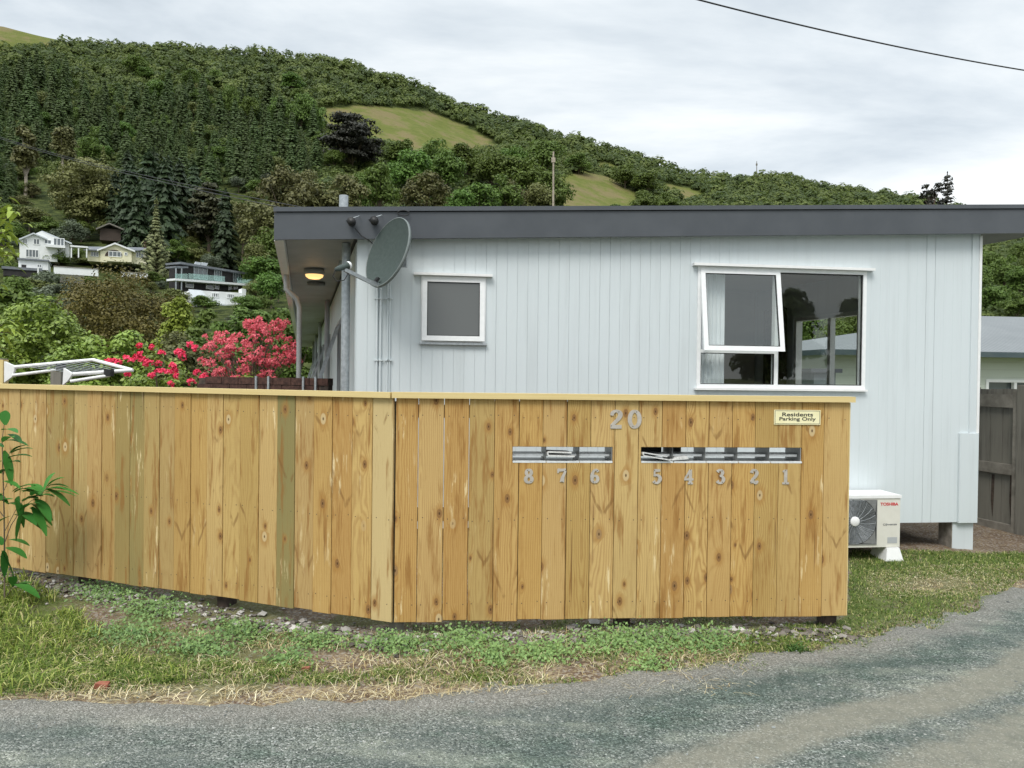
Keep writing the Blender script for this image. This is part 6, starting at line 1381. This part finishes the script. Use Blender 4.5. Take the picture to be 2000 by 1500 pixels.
c = P(-40, 700, 7.2); lt = thing('drooping_leaved_tree', 'yellow-green tree with drooping leaves poking in at the left edge', 'tree', (c.x, c.y, 0)); rl = random.Random(6); sp_ = []; st = [([(c.x, c.y, 0), (c.x, c.y, 1.6), (c.x + .05, c.y, 3.1)], .04, .015)]
for px, py, n_ in ((5, 405, 12), (18, 425, 16), (10, 455, 18), (-5, 490, 18), (20, 500, 10), (-20, 440, 20), (10, 480, 12), (5, 635, 14), (20, 650, 10), (-5, 665, 16), (12, 680, 8), (-25, 560, 25), (-30, 610, 20)):
    q_ = P(px, py, 7.2 + rl.uniform(-.25, .25)); st.append(([(c.x, c.y, q_.z - .25), tuple((V((c.x, c.y, q_.z)) + q_) / 2), tuple(q_)], .012, .004))
    for _ in range(n_): a = rl.uniform(0, 6.28); sp_.append((q_ + V((rl.gauss(0, .05), rl.gauss(0, .06), rl.gauss(0, .05))), (math.cos(a), math.sin(a), rl.uniform(-.2, .5))))
drooping(lt, '', '', sp_, .10, .02, Mt['yellowgreen'], 3, st, .01, .7)
# sapling on the verge
g = G(9, 1175); sap = thing('sapling', 'thin green sapling with long leaves in front of the left fence end', 'sapling', (g.x, g.y, 0))
def SPt(px, py, dy=0.): return P(px, py, g.y + dy)
stm = [([SPt(9, 1178), SPt(9, 1090), SPt(8, 1000), SPt(6, 930), SPt(4, 860), SPt(8, 830)], .0055, .002), ([SPt(9, 1060), SPt(22, 1025), SPt(45, 990), SPt(80, 965), SPt(100, 945)], .003, .0015), ([SPt(8, 1040), SPt(34, 990), SPt(60, 965)], .0025, .0012),
       ([SPt(8, 1010), SPt(-15, 980), SPt(-35, 960)], .003, .001), ([SPt(7, 960), SPt(20, 930), SPt(24, 905)], .002, .001), ([SPt(6, 930), SPt(14, 900), SPt(20, 880)], .002, .001), ([SPt(10, 1170, .02), SPt(22, 1150, .02), SPt(30, 1140)], .003, .001), ([SPt(9, 1100), SPt(-4, 1080), SPt(-12, 1060)], .002, .001)]
lv = [(11, 830, 2, -40), (5, 840, 50, -6), (15, 848, 55, 10), (2, 862, 62, -8), (8, 880, 12, 35), (15, 895, 45, -14), (8, 908, 40, -20), (0, 925, 38, -25), (4, 940, 55, 5), (4, 925, -40, -10), (2, 870, -40, 4), (5, 900, -35, 18), (6, 965, -40, 10), (25, 975, -45, 5), (80, 968, -35, -40), (82, 966, -55, -12), (90, 955, 40, 0), (88, 958, 58, -18), (85, 960, 10, -50), (92, 950, 35, -30), (70, 975, 30, 22), (62, 985, 55, 18), (58, 992, 48, 30), (45, 992, -50, -22), (35, 995, -8, -55), (50, 985, 0, 35), (28, 1005, 45, 25), (20, 1008, -40, 20), (25, 960, 45, -30), (62, 968, 30, -12), (40, 1000, 30, 8), (15, 1055, 20, 5), (6, 1075, 8, 38), (4, 1060, -30, -10), (10, 1070, 30, 5), (25, 1145, 35, -8), (22, 1148, 30, -14), (28, 1142, 36, 4), (-10, 1060, -30, 15), (-30, 965, 40, 10), (-30, 960, -40, -10), (20, 885, 40, -25), (30, 975, 20, 45), (48, 978, 38, -20)]
spots = []
lv += [(x_ + rl.uniform(-5, 5), y_ + rl.uniform(-5, 5), dx * .8 + rl.uniform(-18, 18), dy * .8 + rl.uniform(-22, 22)) for x_, y_, dx, dy in lv if rl.random() < .6]
for px, py, dx, dy in lv:
    a = SPt(px, py, rl.uniform(-.06, .06)); b_ = SPt(px + dx, py + dy - 6); L_ = math.hypot(dx, dy); dv = b_ - a; dv.y = rl.uniform(-.5, .3) * dv.length; spots.append((a, dv))
drooping(sap, '', '', spots, .18, .034, Mt['saplingleaf'], 8, stm, .01, .35)
# trees and hedge across the road behind the viewer; the windows mirror them
def mirrored(px, py, Yw):
    d = ray(px, py); u_, z_ = HW.hit(px, py); d = d - HW.n * 2 * d.dot(HW.n); p_ = HW.pt(u_, z_); return p_ + d * ((Yw - p_.y) / d.y)
for i, (pl_, pr_, pt_, lab) in enumerate(((1430, 1592, 535, 'big dark tree across the road mirrored in the middle of the wide window'), (1622, 1740, 578, 'dark tree across the road mirrored in the right side of the wide window'))):
    a, b_ = mirrored(pl_, 640, -24), mirrored(pr_, 640, -24); t_ = mirrored((pl_ + pr_) / 2, pt_, -24)
    plant('roadside_tree', lab, 'tree', broad(t_.z * 1.04, abs(a.x - b_.x), 500 + i, 60, 200, .2, .02, .16), Mt['broad'], ((a.x + b_.x) / 2, -24, 0))
hd = broad(3.2, 3.4, 510, 50, 200, .12, .0, .2)
for k in range(9):
    o = plant('roadside_shrub', 'dark shrub in the hedge across the road behind the viewer', 'shrub', hd, Mt['dark'], (-10 + k * 3.1, -20 - (k % 2) * .8, 0), 'hedge shrubs across the road', rz=k * 1.3, crown='foliage') if k == 0 else copy_thing(o, (-10 + k * 3.1, -20 - (k % 2) * .8, 0), k * 1.3)
